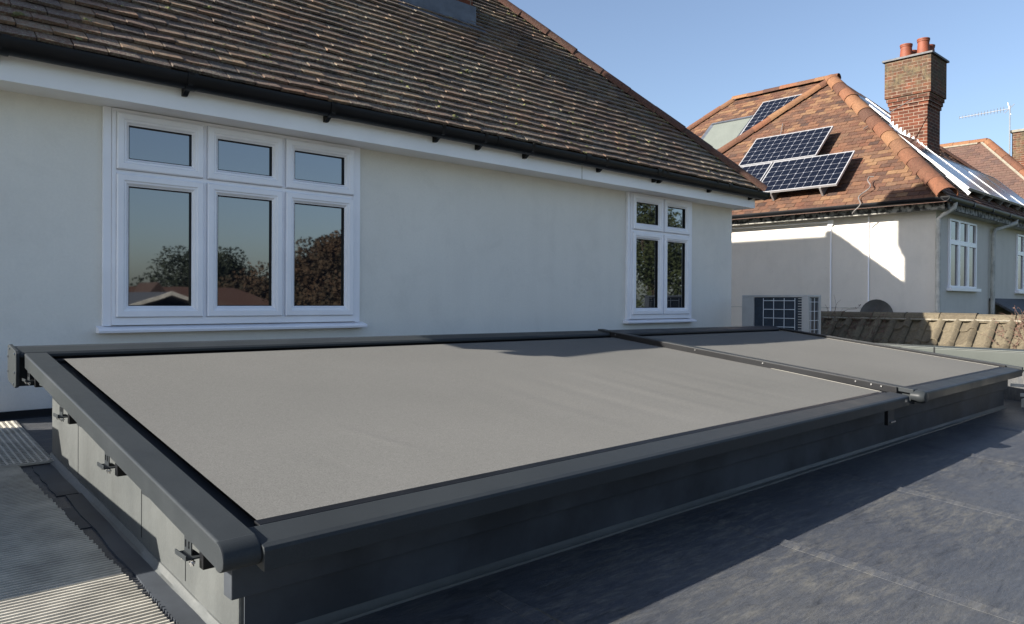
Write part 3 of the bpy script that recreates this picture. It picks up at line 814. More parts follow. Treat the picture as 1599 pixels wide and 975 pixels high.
# bracket under the front rail
q = LP(5.20, 1.0, -.08)
mb = MB(); mb.box((q.x-.05, q.y+.012, q.z-.105), (q.x+.05, q.y+.018, q.z+.01)); br = mb.build('mounting_bracket', 'anthracite', rl, bevel=.001)
mb = MB(); mb.box((q.x-.058, q.y+.012, q.z-.105), (q.x-.0505, q.y+.035, q.z+.01)); mb.build('bracket_block', 'black', br)
for k in range(4):
    mb = MB(); mb.tube([(q.x-.03+k*.02, q.y+.012, q.z-.085), (q.x-.03+k*.02, q.y-.002, q.z-.085)], .006, 8); mb.build('bolt', 'bolt', br)

mb = MB(); q = LP(5.42, 1.0, -.045); mb.box((q.x-.012, q.y-.0025, q.z-.008), (q.x+.030, q.y-.0005, q.z+.010)); mb.build('rating_plate', 'bolt', rl)

# ------------------------------------------------------------------ mats
mb = MB(); random.seed(5)
y = -.40; k = 0
x1f = lambda y: .70+(-.38-y)*.034
while y > -4.6:
    e = random.uniform(-.005, .005)
    xx = x1f(y)+e
    mb.hexa([(-2.4, y-.0062, fz(y)+.006), (xx, y-.0062, fz(y)+.006), (xx, y+.0062, fz(y)+.006), (-2.4, y+.0062, fz(y)+.006),
             (-2.4, y-.0035, fz(y)+.021), (xx, y-.0035, fz(y)+.021), (xx, y+.0035, fz(y)+.021), (-2.4, y+.0035, fz(y)+.021)])
    y -= .0225; k += 1
mt = empty('walkway_mat', (-.8, -2.4, fz(-2.4))); tag(mt, 'long ribbed pale grey walkway mat beside the rooflight kerb, nearest the viewer', 'roof mat')
mb.build('ribs', 'matgrey', mt)
mb = MB(); mb.hexa([(-2.4, -4.6, fz(-4.6)+.003), (.80, -4.6, fz(-4.6)+.003), (.68, -.39, fz(-.39)+.003), (-2.4, -.39, fz(-.39)+.003), (-2.4, -4.6, fz(-4.6)+.008), (.80, -4.6, fz(-4.6)+.008), (.68, -.39, fz(-.39)+.008), (-2.4, -.39, fz(-.39)+.008)])
mb.build('backing', 'matdark', mt)
mt = empty('grid_mat', (-.6, -.25, -.83)); tag(mt, 'dark open grid walkway mat along the house wall behind the ribbed mat', 'roof mat')
def sp(x, u, h): # slope from wall (u=0) to floor (u=1)
    y_ = .72-1.10*u; return Vector((x, y_, fz(y_)+.004+h))
mb = MB()
k = 0; x = -2.4
while x < .86:
    mb.hexa([sp(x, 1, .0), sp(x+.010, 1, 0), sp(x+.010, 0, 0), sp(x, 0, 0), sp(x, 1, .016), sp(x+.010, 1, .016), sp(x+.010, 0, .016), sp(x, 0, .016)]); x += .030
for k in range(31):
    u = k/30; mb.hexa([sp(-2.4, u+.006, .002), sp(.868, u+.006, .002), sp(.868, u-.006, .002), sp(-2.4, u-.006, .002), sp(-2.4, u+.006, .013), sp(.868, u+.006, .013), sp(.868, u-.006, .013), sp(-2.4, u-.006, .013)])
mb.build('grid', 'matgrey', mt)
# loose membrane strips beside the kerb
for (xa, xb, ya, yb_, h) in ((.76, .868, -1.0, -.42, .006), (.79, .872, -2.75, -1.02, .009), (.70, .80, -1.5, -1.2, .005)):
    mb = MB(); n = 16
    for q in range(n):
        a0 = ya+(yb_-ya)*q/n; a1 = ya+(yb_-ya)*(q+1)/n; s0 = .004*math.sin(q*1.3); s1 = .004*math.sin((q+1)*1.3)
        mb.hexa([(xa+s0, a0, fz(a0)-.004), (xb, a0, fz(a0)-.004), (xb, a1, fz(a1)-.004), (xa+s1, a1, fz(a1)-.004), (xa+s0, a0, fz(a0)+h), (xb, a0, fz(a0)+h), (xb, a1, fz(a1)+h), (xa+s1, a1, fz(a1)+h)])
    mb.build('membrane_patch', 'membrane_shade', flat)
# second rooflight kerb just left of the picture (throws the shadow over the mat)
t2 = tag(empty('small_rooflight', (-1.2, -1.0, -.9)), 'second low grey rooflight kerb to the left of the walkway mat', 'rooflight')
mb = MB(); mb.box((-2.2, -1.70, -1.0), (.03, -.40, -.50)); mb.build('kerb', 'upstand', t2, bevel=.01)
mb = MB(); mb.hexa([(-2.25, -1.74, -.50), (.07, -1.74, -.50), (.07, -.35, -.47), (-2.25, -.35, -.47), (-2.25, -1.74, -.45), (.07, -1.74, -.45), (.07, -.35, -.405), (-2.25, -.35, -.405)]); mb.build('frame', 'anthracite', t2, bevel=.005)
mb = MB(); mb.box((-2.25, -.345, -.62), (.07, -.12, -.38)); mb.box((-2.25, -.119, -.62), (.07, .80, -.26)); mb.build('roller_casing', 'anthracite', t2, bevel=.005)  # unseen tall casing, added and shaped to shade the grid mat

# ------------------------------------------------------------------ right end: parapet, AC unit, garden wall
pr = tag(empty('parapet', (9.3, -4, -.9)), 'low parapet with pale green-grey metal coping at the far right end of the flat roof', 'parapet')
mb = MB(); mb.box((9.18, -12, -1.9), (9.50, -.75, -.552)); mb.build('parapet_wall', 'membrane', pr)
mb = MB(); mb.box((9.15, -12, -.70), (9.172, -.75, -.515)); mb.box((9.15, -12, -.514), (9.55, -.75, -.50)); mb.build('coping', 'coping', pr, bevel=.003)
mb = MB(); mb.box((9.146, -1.95, -.70), (9.1495, -1.935, -.5)); mb.build('coping_joint', 'black', pr)
# pale trims at the far end of the rooflight
mb = MB(); mb.box((8.70, -3.9, -.93), (8.74, -2.90, -.90)); mb.box((8.95, -4.3, -.86), (8.98, -2.75, -.83))
mb.box((8.74, -3.9, -1.05), (8.95, -2.9, -.96))
tag(mb.build('roof_edge_trim', 'oldwhite'), 'pale weathered edging strips on the flat roof past the end of the rooflight', 'edging')

ac = tag(empty('air_conditioner', (9.3, 0, -.95)), 'grey air conditioning unit with wire guarded coil beside the house corner', 'air conditioner')
ax0, ax1, ay0, ay1, azb, azt = 9.10, 9.47, -.45, .50, -1.25, .10
mb = MB()
mb.box((ax0, ay0, azt-.03), (ax1, ay1, azt)); mb.box((ax0, ay0, azb), (ax1, ay1, azb+.06))
mb.box((ax0, ay0, azb+.06), (ax0+.06, ay0+.085, azt-.03)); mb.box((ax1-.06, ay0, azb+.06), (ax1, ay0+.05, azt-.03))
mb.box((ax0+.0, ay1-.18, azb+.06), (ax1, ay1, azt-.03)); mb.box((ax1-.05, ay0+.05, azb+.06), (ax1, ay1-.18, azt-.03))
mb.build('casing', 'castgrey', ac, bevel=.004)
mb = MB(); mb.box((ax0+.025, ay0+.086, azb+.06), (ax0+.045, ay1-.181, azt-.031)); mb.box((ax0+.061, ay0+.02, azb+.06), (ax1-.061, ay0+.03, azt-.031)); mb.build('coil', 'coil', ac)
mb = MB()
for k in range(4): 
    yy = ay0+.18+k*.150; mb.tube([(ax0+.008, yy, azb+.06), (ax0+.008, yy, azt-.04)], .0045, 6)
for k in range(9): 
    z = azt-.075-k*.115; mb.tube([(ax0+.006, ay0+.18, z), (ax0+.006, ay0+.63, z)], .0045, 6)
for k in range(2): mb.tube([(ax0+.10+k*.1, ay0+.01, azb+.06), (ax0+.10+k*.1, ay0+.01, azt-.04)], .0045, 6)
for k in range(9): mb.tube([(ax0+.065, ay0+.008, azt-.09-k*.12), (ax1-.065, ay0+.008, azt-.09-k*.12)], .0045, 6)
mb.build('wire_guard', 'wire', ac)
mb = MB()
for k in range(32): mb.box((ax0+.006, ay0+.088, azt-.05-k*.034), (ax0+.024, ay0+.135, azt-.040-k*.034))
mb.build('louvre', 'castgrey', ac)

frame()
gw = tag(empty('garden_wall', (10.2, -3, -3.8)), 'garden wall capped with weathered buff pantiles between the two houses', 'wall')
GY0, GY1 = -9.0, .05
mb = MB(); mb.box((9.93, GY0, -3.8), (10.55, GY1, -.64)); mb.box((10.27, GY0, -.64), (10.40, GY1, -.20)); mb.build('wall_body', 'concrete', gw)
random.seed(21)
# pantile coping: rows of S shaped tiles sloping down towards the flat roof
def pantiles():
    mb = MB(); pitch = .195
    n = int((GY1-GY0)/pitch)
    for row in range(3):
        for k in range(n):
            yc = GY1-pitch*(k+1)
            tint = random.random(); dj = random.uniform(-.01, .01); dz = random.uniform(-.006, .008)
            N = 8
            us = row*.20-.015; ue = us+.23
            i = len(mb.v)
            for (u, hh_) in ((us, 0), (ue, .028)):
                for inn in (0, 1):
                    for j in range(N+1):
                        s = j/N
                        prof = .040*math.sin(math.pi*min(1, s/.5))**.8-.016*math.sin(math.pi*max(0, (s-.5)/.5))+.018*(1-s)
                        x = 10.30-u*.80; z = -.195-u*.74+hh_*.8
                        mb.v.append(Vector((x-.6*prof, yc+s*pitch*1.04, z+prof*.8+dz-inn*.016+(dj if u == ue else 0))))
            def id_(e, inn, j): return i+(e*2+inn)*(N+1)+j
            for j in range(N):
                mb.f.append((id_(0, 0, j), id_(0, 0, j+1), id_(1, 0, j+1), id_(1, 0, j))); mb.t.append(tint)
                mb.f.append((id_(1, 0, j), id_(1, 0, j+1), id_(1, 1, j+1), id_(1, 1, j))); mb.t.append(tint)
            mb.f.append((id_(0, 0, 0), id_(1, 0, 0), id_(1, 1, 0), id_(0, 1, 0))); mb.t.append(tint)
            mb.f.append((id_(0, 0, N), id_(1, 0, N), id_(1, 1, N), id_(0, 1, N))); mb.t.append(tint)
    return mb
pantiles().build('coping_tiles', 'pantile', gw, smooth=True, fixn=False)
mb = MB(); y = GY1
while y > GY0:
    L_ = .42; dz = random.uniform(-.008, .008); t_ = random.random()
    N = 7; i = len(mb.v)
    for yy in (y-.006, y-L_):
        for j in range(N+1):
            an = math.pi*j/N; mb.v.append(Vector((10.32+math.cos(an)*.10, yy, -.225+math.sin(an)*.105+dz+random.uniform(-.003, .003))))
    for j in range(N): mb.f.append((i+j, i+j+1, i+N+2+j, i+N+1+j)); mb.t.append(t_)
    mb.f.append(tuple(i+j for j in range(N+1))); mb.t.append(t_)
    mb.f.append(tuple(i+N+1+j for j in reversed(range(N+1)))); mb.t.append(t_)
    y -= L_
mb.build('ridge_tiles', 'pantile', gw, bevel=.006)
mb = MB(); y = GY1
while y > GY0:
    mb.tube([(10.22+random.uniform(-.01, .01), y, -.205), (10.22+random.uniform(-.01, .01), y-.1, -.208)], random.uniform(.008, .014), 6); y -= .1
mb.build('mortar_bed', 'mortar', gw)
# bare creeper on the garden wall, a clump for each place it grows
def creeper(cy_, n, label, spread, zz=-.15, seed=0):
    random.seed(seed); mb = MB()
    for k in range(n):
        p = Vector((10.02+random.uniform(-.1, .22), cy_+random.gauss(0, spread), -.60+random.uniform(0, .1)))
        d = Vector((random.uniform(-.1, .3), random.uniform(-1, 1), random.uniform(.2, 1))).normalized()
        pts = [p]
        for q in range(random.randint(5, 9)):
            d = (d+Vector((random.uniform(-.25, .3), random.uniform(-.5, .5), random.uniform(-.5, .4)))).normalized()
            nx = pts[-1]+d*.055
            xs_ = nx.x; nx.z = max(nx.z, -.20-(10.30-min(xs_, 10.3))*.93+.02)
            pts.append(nx)
        mb.tube(pts, [.0035*(1-.7*i/len(pts)) for i in range(len(pts))], 4)
        if random.random() < .5:
            for q in pts[2:]:
                if random.random() < .6:
                    a = Vector((random.uniform(-1, 1), random.uniform(-1, 1), random.uniform(-1, 1))).normalized()*.016; bb = a.orthogonal().normalized()*.012
                    mb.face([q, q+a+bb, q+a*2, q+a-bb])
    tag(mb.build('creeper', 'twig', fixn=False), label, 'climber', 'bare creepers over the garden wall')
creeper(-2.62, 60, 'reddish bare creeper tangled over the sunlit right end of the tiled wall', .10, seed=1)
creeper(-.75, 30, 'dark bare creeper on the shaded tiled wall beside the air conditioner', .10, seed=2)
creeper(-.30, 26, 'thin dark creeper at the left end of the tiled wall', .06, seed=3)

# ------------------------------------------------------------------ neighbour house
nb = tag(empty('neighbour_house', (15, 2, -3.8)), 'white rendered house with orange tiled hip roof and tall brick chimney at right', 'house')
NX0, NYF = 11.32, -1.228
mb = MB(); mb.box((NX0, NYF, -3.8), (20.5, 9.0, 1.325)); mb.build('wall', 'nrender', nb)
mb = MB(); mb.box((NX0-.19, NYF-.20, 1.30), (20.6, NYF-.17, 1.40)); mb.box((NX0-.19, NYF-.20, 1.30), (NX0-.16, 9, 1.40)); mb.build('fascia', 'nfascia', nb, bevel=.003)
mb = MB(); mb.box((NX0-.158, NYF-.168, 1.312), (20.6, NYF-.001, 1.322)); mb.box((NX0-.158, NYF-.0005, 1.312), (NX0-.001, 9, 1.322)); mb.build('soffit', 'oldwhite', nb)
T = .9315; A_ = math.atan(T); ca, sa = math.cos(A_), math.sin(A_)
GX, GYc, GZn = 11.02, -1.457, 1.44
AX, AY, AZ_ = 14.069, 1.592, 4.285
random.seed(31)
mb = MB(); nx_ = Vector((-sa, 0, ca)); ux = Vector((ca, 0, sa))
tiles(mb, (GX, GYc, GZn), (0, 1, 0), ux, nx_, 6.3, 42, wdt=.155, lift=.017, th=.012)
sheet(mb, [(GX, GYc, GZn), (AX, AY, AZ_), (GX, AY*2-GYc, GZn)][::-1], nx_)
mb.build('roof', 'ntile', nb, cuts=[((GX, GYc, 0), (1, -1, 0)), ((AX, AY, 0), (1, 1, 0))])
mb = MB(); ny_ = Vector((0, -sa, ca)); uy = Vector((0, ca, sa))
tiles(mb, (GX, GYc, GZn), (1, 0, 0), uy, ny_, 9.3, 42, wdt=.155, lift=.022, th=.014)
sheet(mb, [(GX, GYc, GZn), (20.6, GYc, GZn), (17.4, AY, AZ_), (AX, AY, AZ_)], ny_)
mb.build('roof_slope', 'ntile', nb, cuts=[((GX, GYc, 0), (-1, 1, 0)), ((AX+.55, AY, 0), (1, 1, 0))])
# rear slope, set back behind the left hip
BX = GX+.27; AX2, AY2, AZ2 = 14.52, 4.01, 4.447
mb = MB()
tiles(mb, (BX, 1.0, GZn), (0, 1, 0), ux, nx_, 9.0, 45, wdt=.155, lift=.017, th=.012)
sheet(mb, [(BX, 0.5, GZn), (AX2, 1.3, AZ2), (AX2, AY2, AZ2), (BX, AY2+(AX2-BX), GZn)][::-1], nx_)
mb.build('roof_slope', 'ntile', nb, cuts=[((GX-.02, 2*AY-GYc-.45, 0), (-1, -1, 0)), ((0, AY+.12, 0), (0, -1, 0)), ((AX2, AY2, 0), (1, 1, 0))])
hips('hip_tiles', (GX-.02, GYc-.02, GZn+.02), (AX, AY, AZ_+.02), .135, .36, 'nhip', nb, seed=8, lift=.075)
hips('hip_tiles', (GX+.2, 2*AY-GYc-.2, GZn+.2*T), (AX, AY, AZ_), .115, .38, 'nhip', nb, seed=9, lift=.06)
hips('hip_tiles', (BX+.1, AY2+(AX2-BX)-.1, GZn+.1*T), (AX2, AY2, AZ2), .10, .38, 'nhip', nb, seed=10, lift=.05)
hips('ridge_tiles', (AX2, AY2, AZ2+.02), (AX2, AY+.05, AZ2+.02), .10, .38, 'nhip', nb, seed=12, lift=.05)
hips('hip_tiles', (AX+.42, AY, AZ_-.02), (AX+.42+2.6, AY-2.6, AZ_-2.6*T), .09, .38, 'hiptile', nb, seed=13, lift=.05)
# gutters
g2 = gutter('gutter', (GX-.02, 9.0, 1.452), (GX-.02, GYc-.06, 1.440), (-1, 0, 0), .052, nb)
gutter('gutter', (GX-.07, GYc-.01, 1.440), (20.6, GYc-.01, 1.432), (0, -1, 0), .052, nb)
k = 0
for xx in (12.0, 12.9, 13.8, 14.7, 15.6, 16.5):
    mb = MB(); mb.box((xx-.015, GYc-.062, 1.395), (xx+.015, GYc+.05, 1.41)); mb.box((xx-.015, GYc-.066, 1.40), (xx+.015, GYc-.060, 1.45)); mb.build('gutter_bracket', 'black', nb)
# downpipes, conduits
def pipe(pts, r, name='downpipe', m='oldwhite', n=10):
    mb = MB(); mb.tube(pts, r, n); return mb.build(name, m, nb, smooth=True)
pipe([(11.32, -1.47, 1.40), (11.30, -1.47, 1.33), (11.24, -1.36, 1.24), (11.24, -1.285, 1.18), (11.24, -1.285, -3.8)], .034)
pipe([(14.30, -1.47, 1.40), (14.28, -1.47, 1.34), (13.78, -1.30, 1.20), (13.74, -1.285, 1.10), (13.74, -1.285, -3.8)], .034)
pipe([(NX0-.012, 2.2, 1.275), (NX0-.012, .33, 1.262)], .013, 'conduit', 'upvc')
mb = MB(); mb.box((NX0-.035, .25, 1.20), (NX0-.001, .33, 1.285)); mb.build('junction_box', 'upvc', nb, bevel=.004)
pipe([(NX0-.012, .285, 1.21), (NX0-.012, .283, -2)], .012, 'conduit', 'upvc')
pipe([(NX0-.012, -.295, 1.30), (NX0-.012, -.305, -2)], .011, 'conduit', 'upvc')
mb = MB(); mb.box((NX0-.006, -.3, -.08), (NX0-.001, 6, -.068)); mb.build('render_bead', 'oldwhite', nb)
# looped cable hanging from the eave
cp = []
for k in range(30):
    u = k/29; cp.append((GX-.05-.03*math.sin(u*9), -.30+.05*math.sin(u*14)+.10*u-.05, 1.90-.62*u if k > 3 else 1.86-.0*k))
cp = [(p[0]+max(0, (p[2]-1.46))*.93-.0, p[1], p[2]+.03) for p in cp]
mb = MB(); mb.tube(cp, .008, 6); mb.build('cable', 'cable', nb)
mb = MB(); mb.tube([(13.05, -.30, 3.40), (12.75, .05, 3.12), (12.5, .30, 2.90)], .007, 5); mb.build('cable', 'cable', nb)
mb = MB(); mb.tube([(13.0, 2.02, 3.36), (12.7, 1.9, 3.08), (12.38, 1.78, 2.78)], .007, 5); mb.build('cable', 'cable', nb)
# chimney
cx, cyy = 13.40, -.385
mb = MB(); mb.box((cx, cyy, 2.0), (cx+.60, cyy+.60, 3.34))
steps = [(.0, 3.34), (.018, 3.41), (.036, 3.48), (.054, 3.55), (.075, 3.62)]
for (o_, z_), (o2, z2) in zip(steps[1:], steps[2:]+[(.075, 4.16)]): mb.box((cx-o_, cyy-o_, z_-.07 if o_ == .018 else z_-.001*0), (cx+.60+o_, cyy+.60+o_, z2+.0))
mb = MB(); mb.box((cx, cyy, 2.0), (cx+.60, cyy+.60, 3.34))
zc = 3.341
for o_ in (.018, .036, .054): mb.box((cx-o_, cyy-o_, zc), (cx+.60+o_, cyy+.60+o_, zc+.066)); zc += .0662
mb.box((cx-.075, cyy-.075, zc), (cx+.675, cyy+.675, 4.17))
nch = mb.build('chimney', 'brick', nb, uvbox=True)
mb = MB(); mb.box((cx-.11, cyy-.11, 4.171), (cx+.71, cyy+.71, 4.205))
mb.build('chimney_cap', 'slate', nch, bevel=.004)
mb = MB(); mb.hexa([(cx-.06, cyy-.06, 4.2055), (cx+.66, cyy-.06, 4.2055), (cx+.66, cyy+.66, 4.2055), (cx-.06, cyy+.66, 4.2055), (cx+.06, cyy+.06, 4.26), (cx+.54, cyy+.06, 4.26), (cx+.54, cyy+.54, 4.26), (cx+.06, cyy+.54, 4.26)])
mb.build('flaunching', 'mortar', nch)
for (px, py, hh_) in ((.14, .12, .27), (.14, .40, .24), (.44, .14, .23), (.44, .42, .20)):
    mb = MB(); q = Vector((cx+px, cyy+py, 4.23))
    mb.tube([q, q+Vector((0, 0, hh_*.80)), q+Vector((0, 0, hh_*.82)), q+Vector((0, 0, hh_*.9)), q+Vector((0, 0, hh_*.92)), q+Vector((0, 0, hh_))], [.105, .090, .098, .098, .103, .103], 18)
    mb.tube([q+Vector((0, 0, hh_+.0005)), q+Vector((0, 0, hh_+.002))], .085, 18)
    mb.build('chimney_pot', 'pot', nch, smooth=True)
# stepped white flashing up the chimney's left side
mb = MB()
for k in range(9):
    yy = cyy+k*.068; z = GZn+(yy-GYc)*T+.05
    mb.prism([(0, 0), (.085, .085*T), (.085, .085*T+.02), (.01, .15), (0, .14)], (cx-.012, yy, z+.01), (0, 1, 0), (0, 0, 1), (.010, 0, 0))
mb.build('stepped_flashing', 'upvc', nch)
mb = MB(); mb.obox((cx-.10, cyy-.20, GZn+(cyy-.20-GYc)*T+.028), (.088, 0, 0), (0, .85, .85*T), (0, 0, .012)); mb.build('lead_flashing', 'lead', nch)

def nwin(x0, x1, z0, z1, cols_, ztr):
    yf = NYF
    fr = MB(); e = .028
    fr.box((x0, yf-.03, z0), (x1, yf-.001, z0+e)); fr.box((x0, yf-.03, z1-e), (x1, yf-.001, z1)); fr.box((x0, yf-.03, z0+e), (x0+e*1.6, yf-.001, z1-e)); fr.box((x1-e*1.6, yf-.03, z0+e), (x1, yf-.001, z1-e))
    fr.box((x0+e*1.6, yf-.029, ztr-.035), (x1-e*1.6, yf-.001, ztr+.035))
    for c in cols_:
        fr.box((c-.045, yf-.0295, z0+e), (c+.045, yf-.001, ztr-.035)); fr.box((c-.045, yf-.0295, ztr+.035), (c+.045, yf-.001, z1-e))
    w_ = fr.build('window', 'upvc', nb, bevel=.002)
    xs_ = [x0+e*1.6]+[c for c in cols_]+[x1-e*1.6]
    for i in range(len(xs_)-1):
        a = xs_[i]+(.045 if i else 0); c = xs_[i+1]-(.045 if i < len(xs_)-2 else 0)
        for za, zb_ in ((z0+e, ztr-.035), (ztr+.035, z1-e)):
            g = MB(); g.box((a, yf-.006, za), (c, yf-.003, zb_)); g.build('pane', 'nglass', w_)
    s = MB(); s.box((x0-.05, yf-.075, z0-.05), (x1+.08, yf-.001, z0-.003)); s.build('sill', 'upvc', w_, bevel=.003)
nwin(11.80, 13.02, .235, 1.235, [12.21, 12.62], .90)
nwin(15.26, 16.6, .235, 1.235, [15.7, 16.15], .90)
# bay porch roof
mb = MB(); mb.hexa([(13.75, -1.60, -.17), (15.9, -1.60, -.17), (15.9, NYF-.002, .05), (13.75, NYF-.002, .05), (13.75, -1.60, -.13), (15.9, -1.60, -.13), (15.9, NYF-.002, .09), (13.75, NYF-.002, .09)])
mb.build('porch_roof', 'slate', nb)
mb = MB(); mb.box((13.8, -1.52, -3.8), (15.8, NYF-.001, -.19)); mb.build('porch_wall', 'nrender', nb)
# roof window on the rear slope
def plane_pt(bx, y, s, h=0):  # s metres up the slope from the eave
    return Vector((bx, y, GZn))+ux*s+nx_*h
def quadbox(pts, nrm_, h0, h1):
    nrm_ = Vector(nrm_); mb = MB(); mb.hexa([Vector(p)+nrm_*h0 for p in pts]+[Vector(p)+nrm_*h1 for p in pts]); return mb
def onp(x, z, y): return Vector((x, y, z))
s_lo, s_hi = 2.28, 3.42
mbp = [plane_pt(BX, 2.98, s_lo), plane_pt(BX, 3.86, s_lo), plane_pt(BX, 3.86, s_hi), plane_pt(BX, 2.98, s_hi)]
sw = quadbox([plane_pt(BX, 3.02, s_lo-.10), plane_pt(BX, 4.08, s_lo-.10), plane_pt(BX, 4.08, s_hi+.02), plane_pt(BX, 3.02, s_hi+.02)][::-1], nx_, .0, .07).build('roof_window', 'lead', nb, bevel=.004)
quadbox([plane_pt(BX, 3.12, s_lo+.04), plane_pt(BX, 3.97, s_lo+.02), plane_pt(BX, 3.97, s_hi-.08), plane_pt(BX, 3.09, s_hi-.08)][::-1], nx_, .0705, .075).build('blind', 'blind', sw)
quadbox([plane_pt(BX, 3.06, s_hi-.075), plane_pt(BX, 4.02, s_hi-.075), plane_pt(BX, 4.02, s_hi-.03), plane_pt(BX, 3.06, s_hi-.03)][::-1], nx_, .0705, .10).build('top_cover', 'lead', sw)

# solar panels: frame, cells, feet; given by 4 corners on a plane
def solar_panel(o, du, dv, nu, nv, nrm_, label, group, standoff=.10, feet=True, tilt=0):
    o, du, dv, nrm_ = Vector(o), Vector(du), Vector(dv), Vector(nrm_)
    U, V = du.normalized(), dv.normalized()
    e = empty('solar_panel', o+du/2); tag(e, label, 'solar panel', group)
    th = .035
    b0 = o+nrm_*standoff
    fr = MB(); f_ = .016
    lu, lv = du.length, dv.length
    fr.obox(b0, du, V*f_, nrm_*th); fr.obox(b0+V*(lv-f_), du, V*f_, nrm_*th)
    fr.obox(b0+V*f_, U*f_, V*(lv-2*f_), nrm_*th); fr.obox(b0+V*f_+U*(lu-f_), U*f_, V*(lv-2*f_), nrm_*th)
    fr.build('frame', 'solarframe', e)
    c = MB(); a = b0+U*f_+V*f_+nrm_*(th-.006)
    L1, L2 = lu-2*f_, lv-2*f_
    c.face([a, a+U*L1, a+U*L1+V*L2, a+V*L2], 0, [(0, 0), (nu, 0), (nu, nv), (0, nv)])
    c.face([a-nrm_*.02, a+V*L2-nrm_*.02, a+U*L1+V*L2-nrm_*.02, a+U*L1-nrm_*.02], 0, [(0, 0)]*4)
    c.build('cells', 'solar', e, fixn=False)
    if feet:
        for uu in (.2, .8):
            r = MB(); q = o+U*(lu*uu-.02)-V*.03; r.obox(q+nrm_*.02+V*.02, U*.03, V*(lv+.03), nrm_*(standoff-.022)); r.build('mounting_rail', 'alu', e)
    return e
GRP = 'solar panels on the orange roof'
YD = Vector((0, 1, 0))
# corner data measured on the plane 0.15 m above the tiles: U runs to the left (+y), V up the slope
def sp_from(blx, y0, y1, s0, s1, base=GX):
    return Vector((base, y0, GZn))+ux*s0, YD*(y1-y0), ux*(s1-s0)
o, du, dv = sp_from(0, .118, 1.50, .32, 1.20); solar_panel(o, du, dv, 10, 6, nx_, 'lowest landscape solar panel, nearest the brick chimney side, on the orange roof', GRP, .17)
o, du, dv = sp_from(0, 1.535, 2.92, .32, 1.20); solar_panel(o, du, dv, 10, 6, nx_, 'low solar panel partly hidden behind the brown hip of the nearer roof', GRP, .17)
o, du, dv = sp_from(0, .775, 2.22, 1.23, 2.09); solar_panel(o, du, dv, 10, 6, nx_, 'middle landscape solar panel set above the two lowest ones', GRP, .17)
o, du, dv = sp_from(0, 2.12, 2.99, 2.30, 3.80, BX); solar_panel(o, du, dv, 6, 10, nx_, 'upright solar panel beside the roof window near the ridge', GRP, .10)
GR2 = 'solar panels on the slope right of the chimney'
for k in range(4):
    x0 = 12.35+k*1.02
    o = Vector((x0, -1.25, GZn+(-1.25-GYc)*T)); 
    lab = ['leftmost bright panel seen edge-on below the brick chimney', 'second bright edge-on panel right of the brick chimney foot', 'third bright edge-on panel on the slope right of the chimney', 'far right bright edge-on panel on the slope above the gutter'][k]
    solar_panel(o, (1.0, 0, 0), uy*(1.50 if k == 0 else 1.05), 6, 10, ny_, lab, GR2, .10)
o = Vector((13.62, .27, GZn+(.27-GYc)*T)); solar_panel(o, (.60, 0, 0), uy*1.10, 4, 8, ny_, 'upper edge-on panel between the hip tiles and the chimney', GR2, .08)

# satellite dish behind the garden wall
dh = empty('satellite_dish', (11.05, -.50, -.35)); tag(dh, 'dark round satellite dish peeping over the tiled garden wall', 'satellite dish')
mb = MB(); N = 28; rings = 5; c0 = Vector((11.05, -.55, -.19)); R_ = .245; i0 = 0
for k in range(rings+1):
    rr = R_*k/rings
    for j in range(N):
        an = 2*math.pi*j/N; mb.v.append(c0+Vector((.07*(k/rings)**2*-1, math.cos(an)*rr, math.sin(an)*rr)))
for k in range(rings):
    for j in range(N): mb.f.append((k*N+j, k*N+(j+1) % N, (k+1)*N+(j+1) % N, (k+1)*N+j)); mb.t.append(0)
mb.build('reflector', 'dish', dh, smooth=True)
mb = MB(); mb.tube([c0+Vector((0, 0, -.05)), c0+Vector((.16, 0, -.1)), c0+Vector((.265, 0, -.1))], .016, 8); mb.build('arm', 'dish', dh)

# ------------------------------------------------------------------ far house, aerial
fh = tag(empty('far_house', (24, 4, -3.8)), 'distant brown tiled hip roofed house behind the brick chimney at far right', 'house')
mb = MB(); mb.box((19.2+.3, -1.5, -3.8), (28, 9, 1.2)); mb.build('wall', 'nrender', fh)
RZ, RXx, RY0 = 4.27, 22.0, 1.1
H_ = RZ-1.35
mb = MB(); n1 = Vector((-.707, 0, .707)); random.seed(41)
tiles(mb, (RXx-H_, RY0-H_, 1.35), (0, 1, 0), (.707, 0, .707), n1, 11, 42, gauge=.1, wdt=.17, lift=.018, th=.012)
sheet(mb, [(RXx-H_, RY0-H_, 1.35), (RXx-H_, 9, 1.35), (RXx, 9, RZ), (RXx, RY0, RZ)][::-1], n1)
mb.build('roof', 'fartile', fh, cuts=[((RXx, RY0, 0), (1, -1, 0)), ((0, 9, 0), (0, 1, 0))])
mb = MB(); sheet(mb, [(RXx-H_, RY0-H_, 1.35), (RXx+H_, RY0-H_, 1.35), (RXx, RY0, RZ)], Vector((0, -.707, .707)))
tiles(mb, (RXx-H_, RY0-H_, 1.35), (1, 0, 0), (0, .707, .707), Vector((0, -.707, .707)), 2*H_, 41, gauge=.1, wdt=.17, lift=.018, th=.012)
mb.build('roof_slope', 'fartile', fh, cuts=[((RXx, RY0, 0), (-1, 1, 0)), ((RXx, RY0, 0), (1, 1, 0))])
hips('hip_tiles', (RXx-H_, RY0-H_, 1.36), (RXx, RY0, RZ), .11, .4, 'nhip', fh, seed=15)
hips('ridge_tiles', (RXx, RY0, RZ), (RXx, 9, RZ), .11, .4, 'nhip', fh, seed=16)
mb = MB(); mb.tube([(RXx-H_+.1, RY0-H_+.3, 1.55), (RXx-.05, RY0+.14, RZ-.02)], .03, 6); mb.tube([(RXx-.1, RY0+.2, RZ-.06), (RXx-.1, 5, RZ-.06)], .03, 6); mb.build('mortar_line', 'mortar', fh)
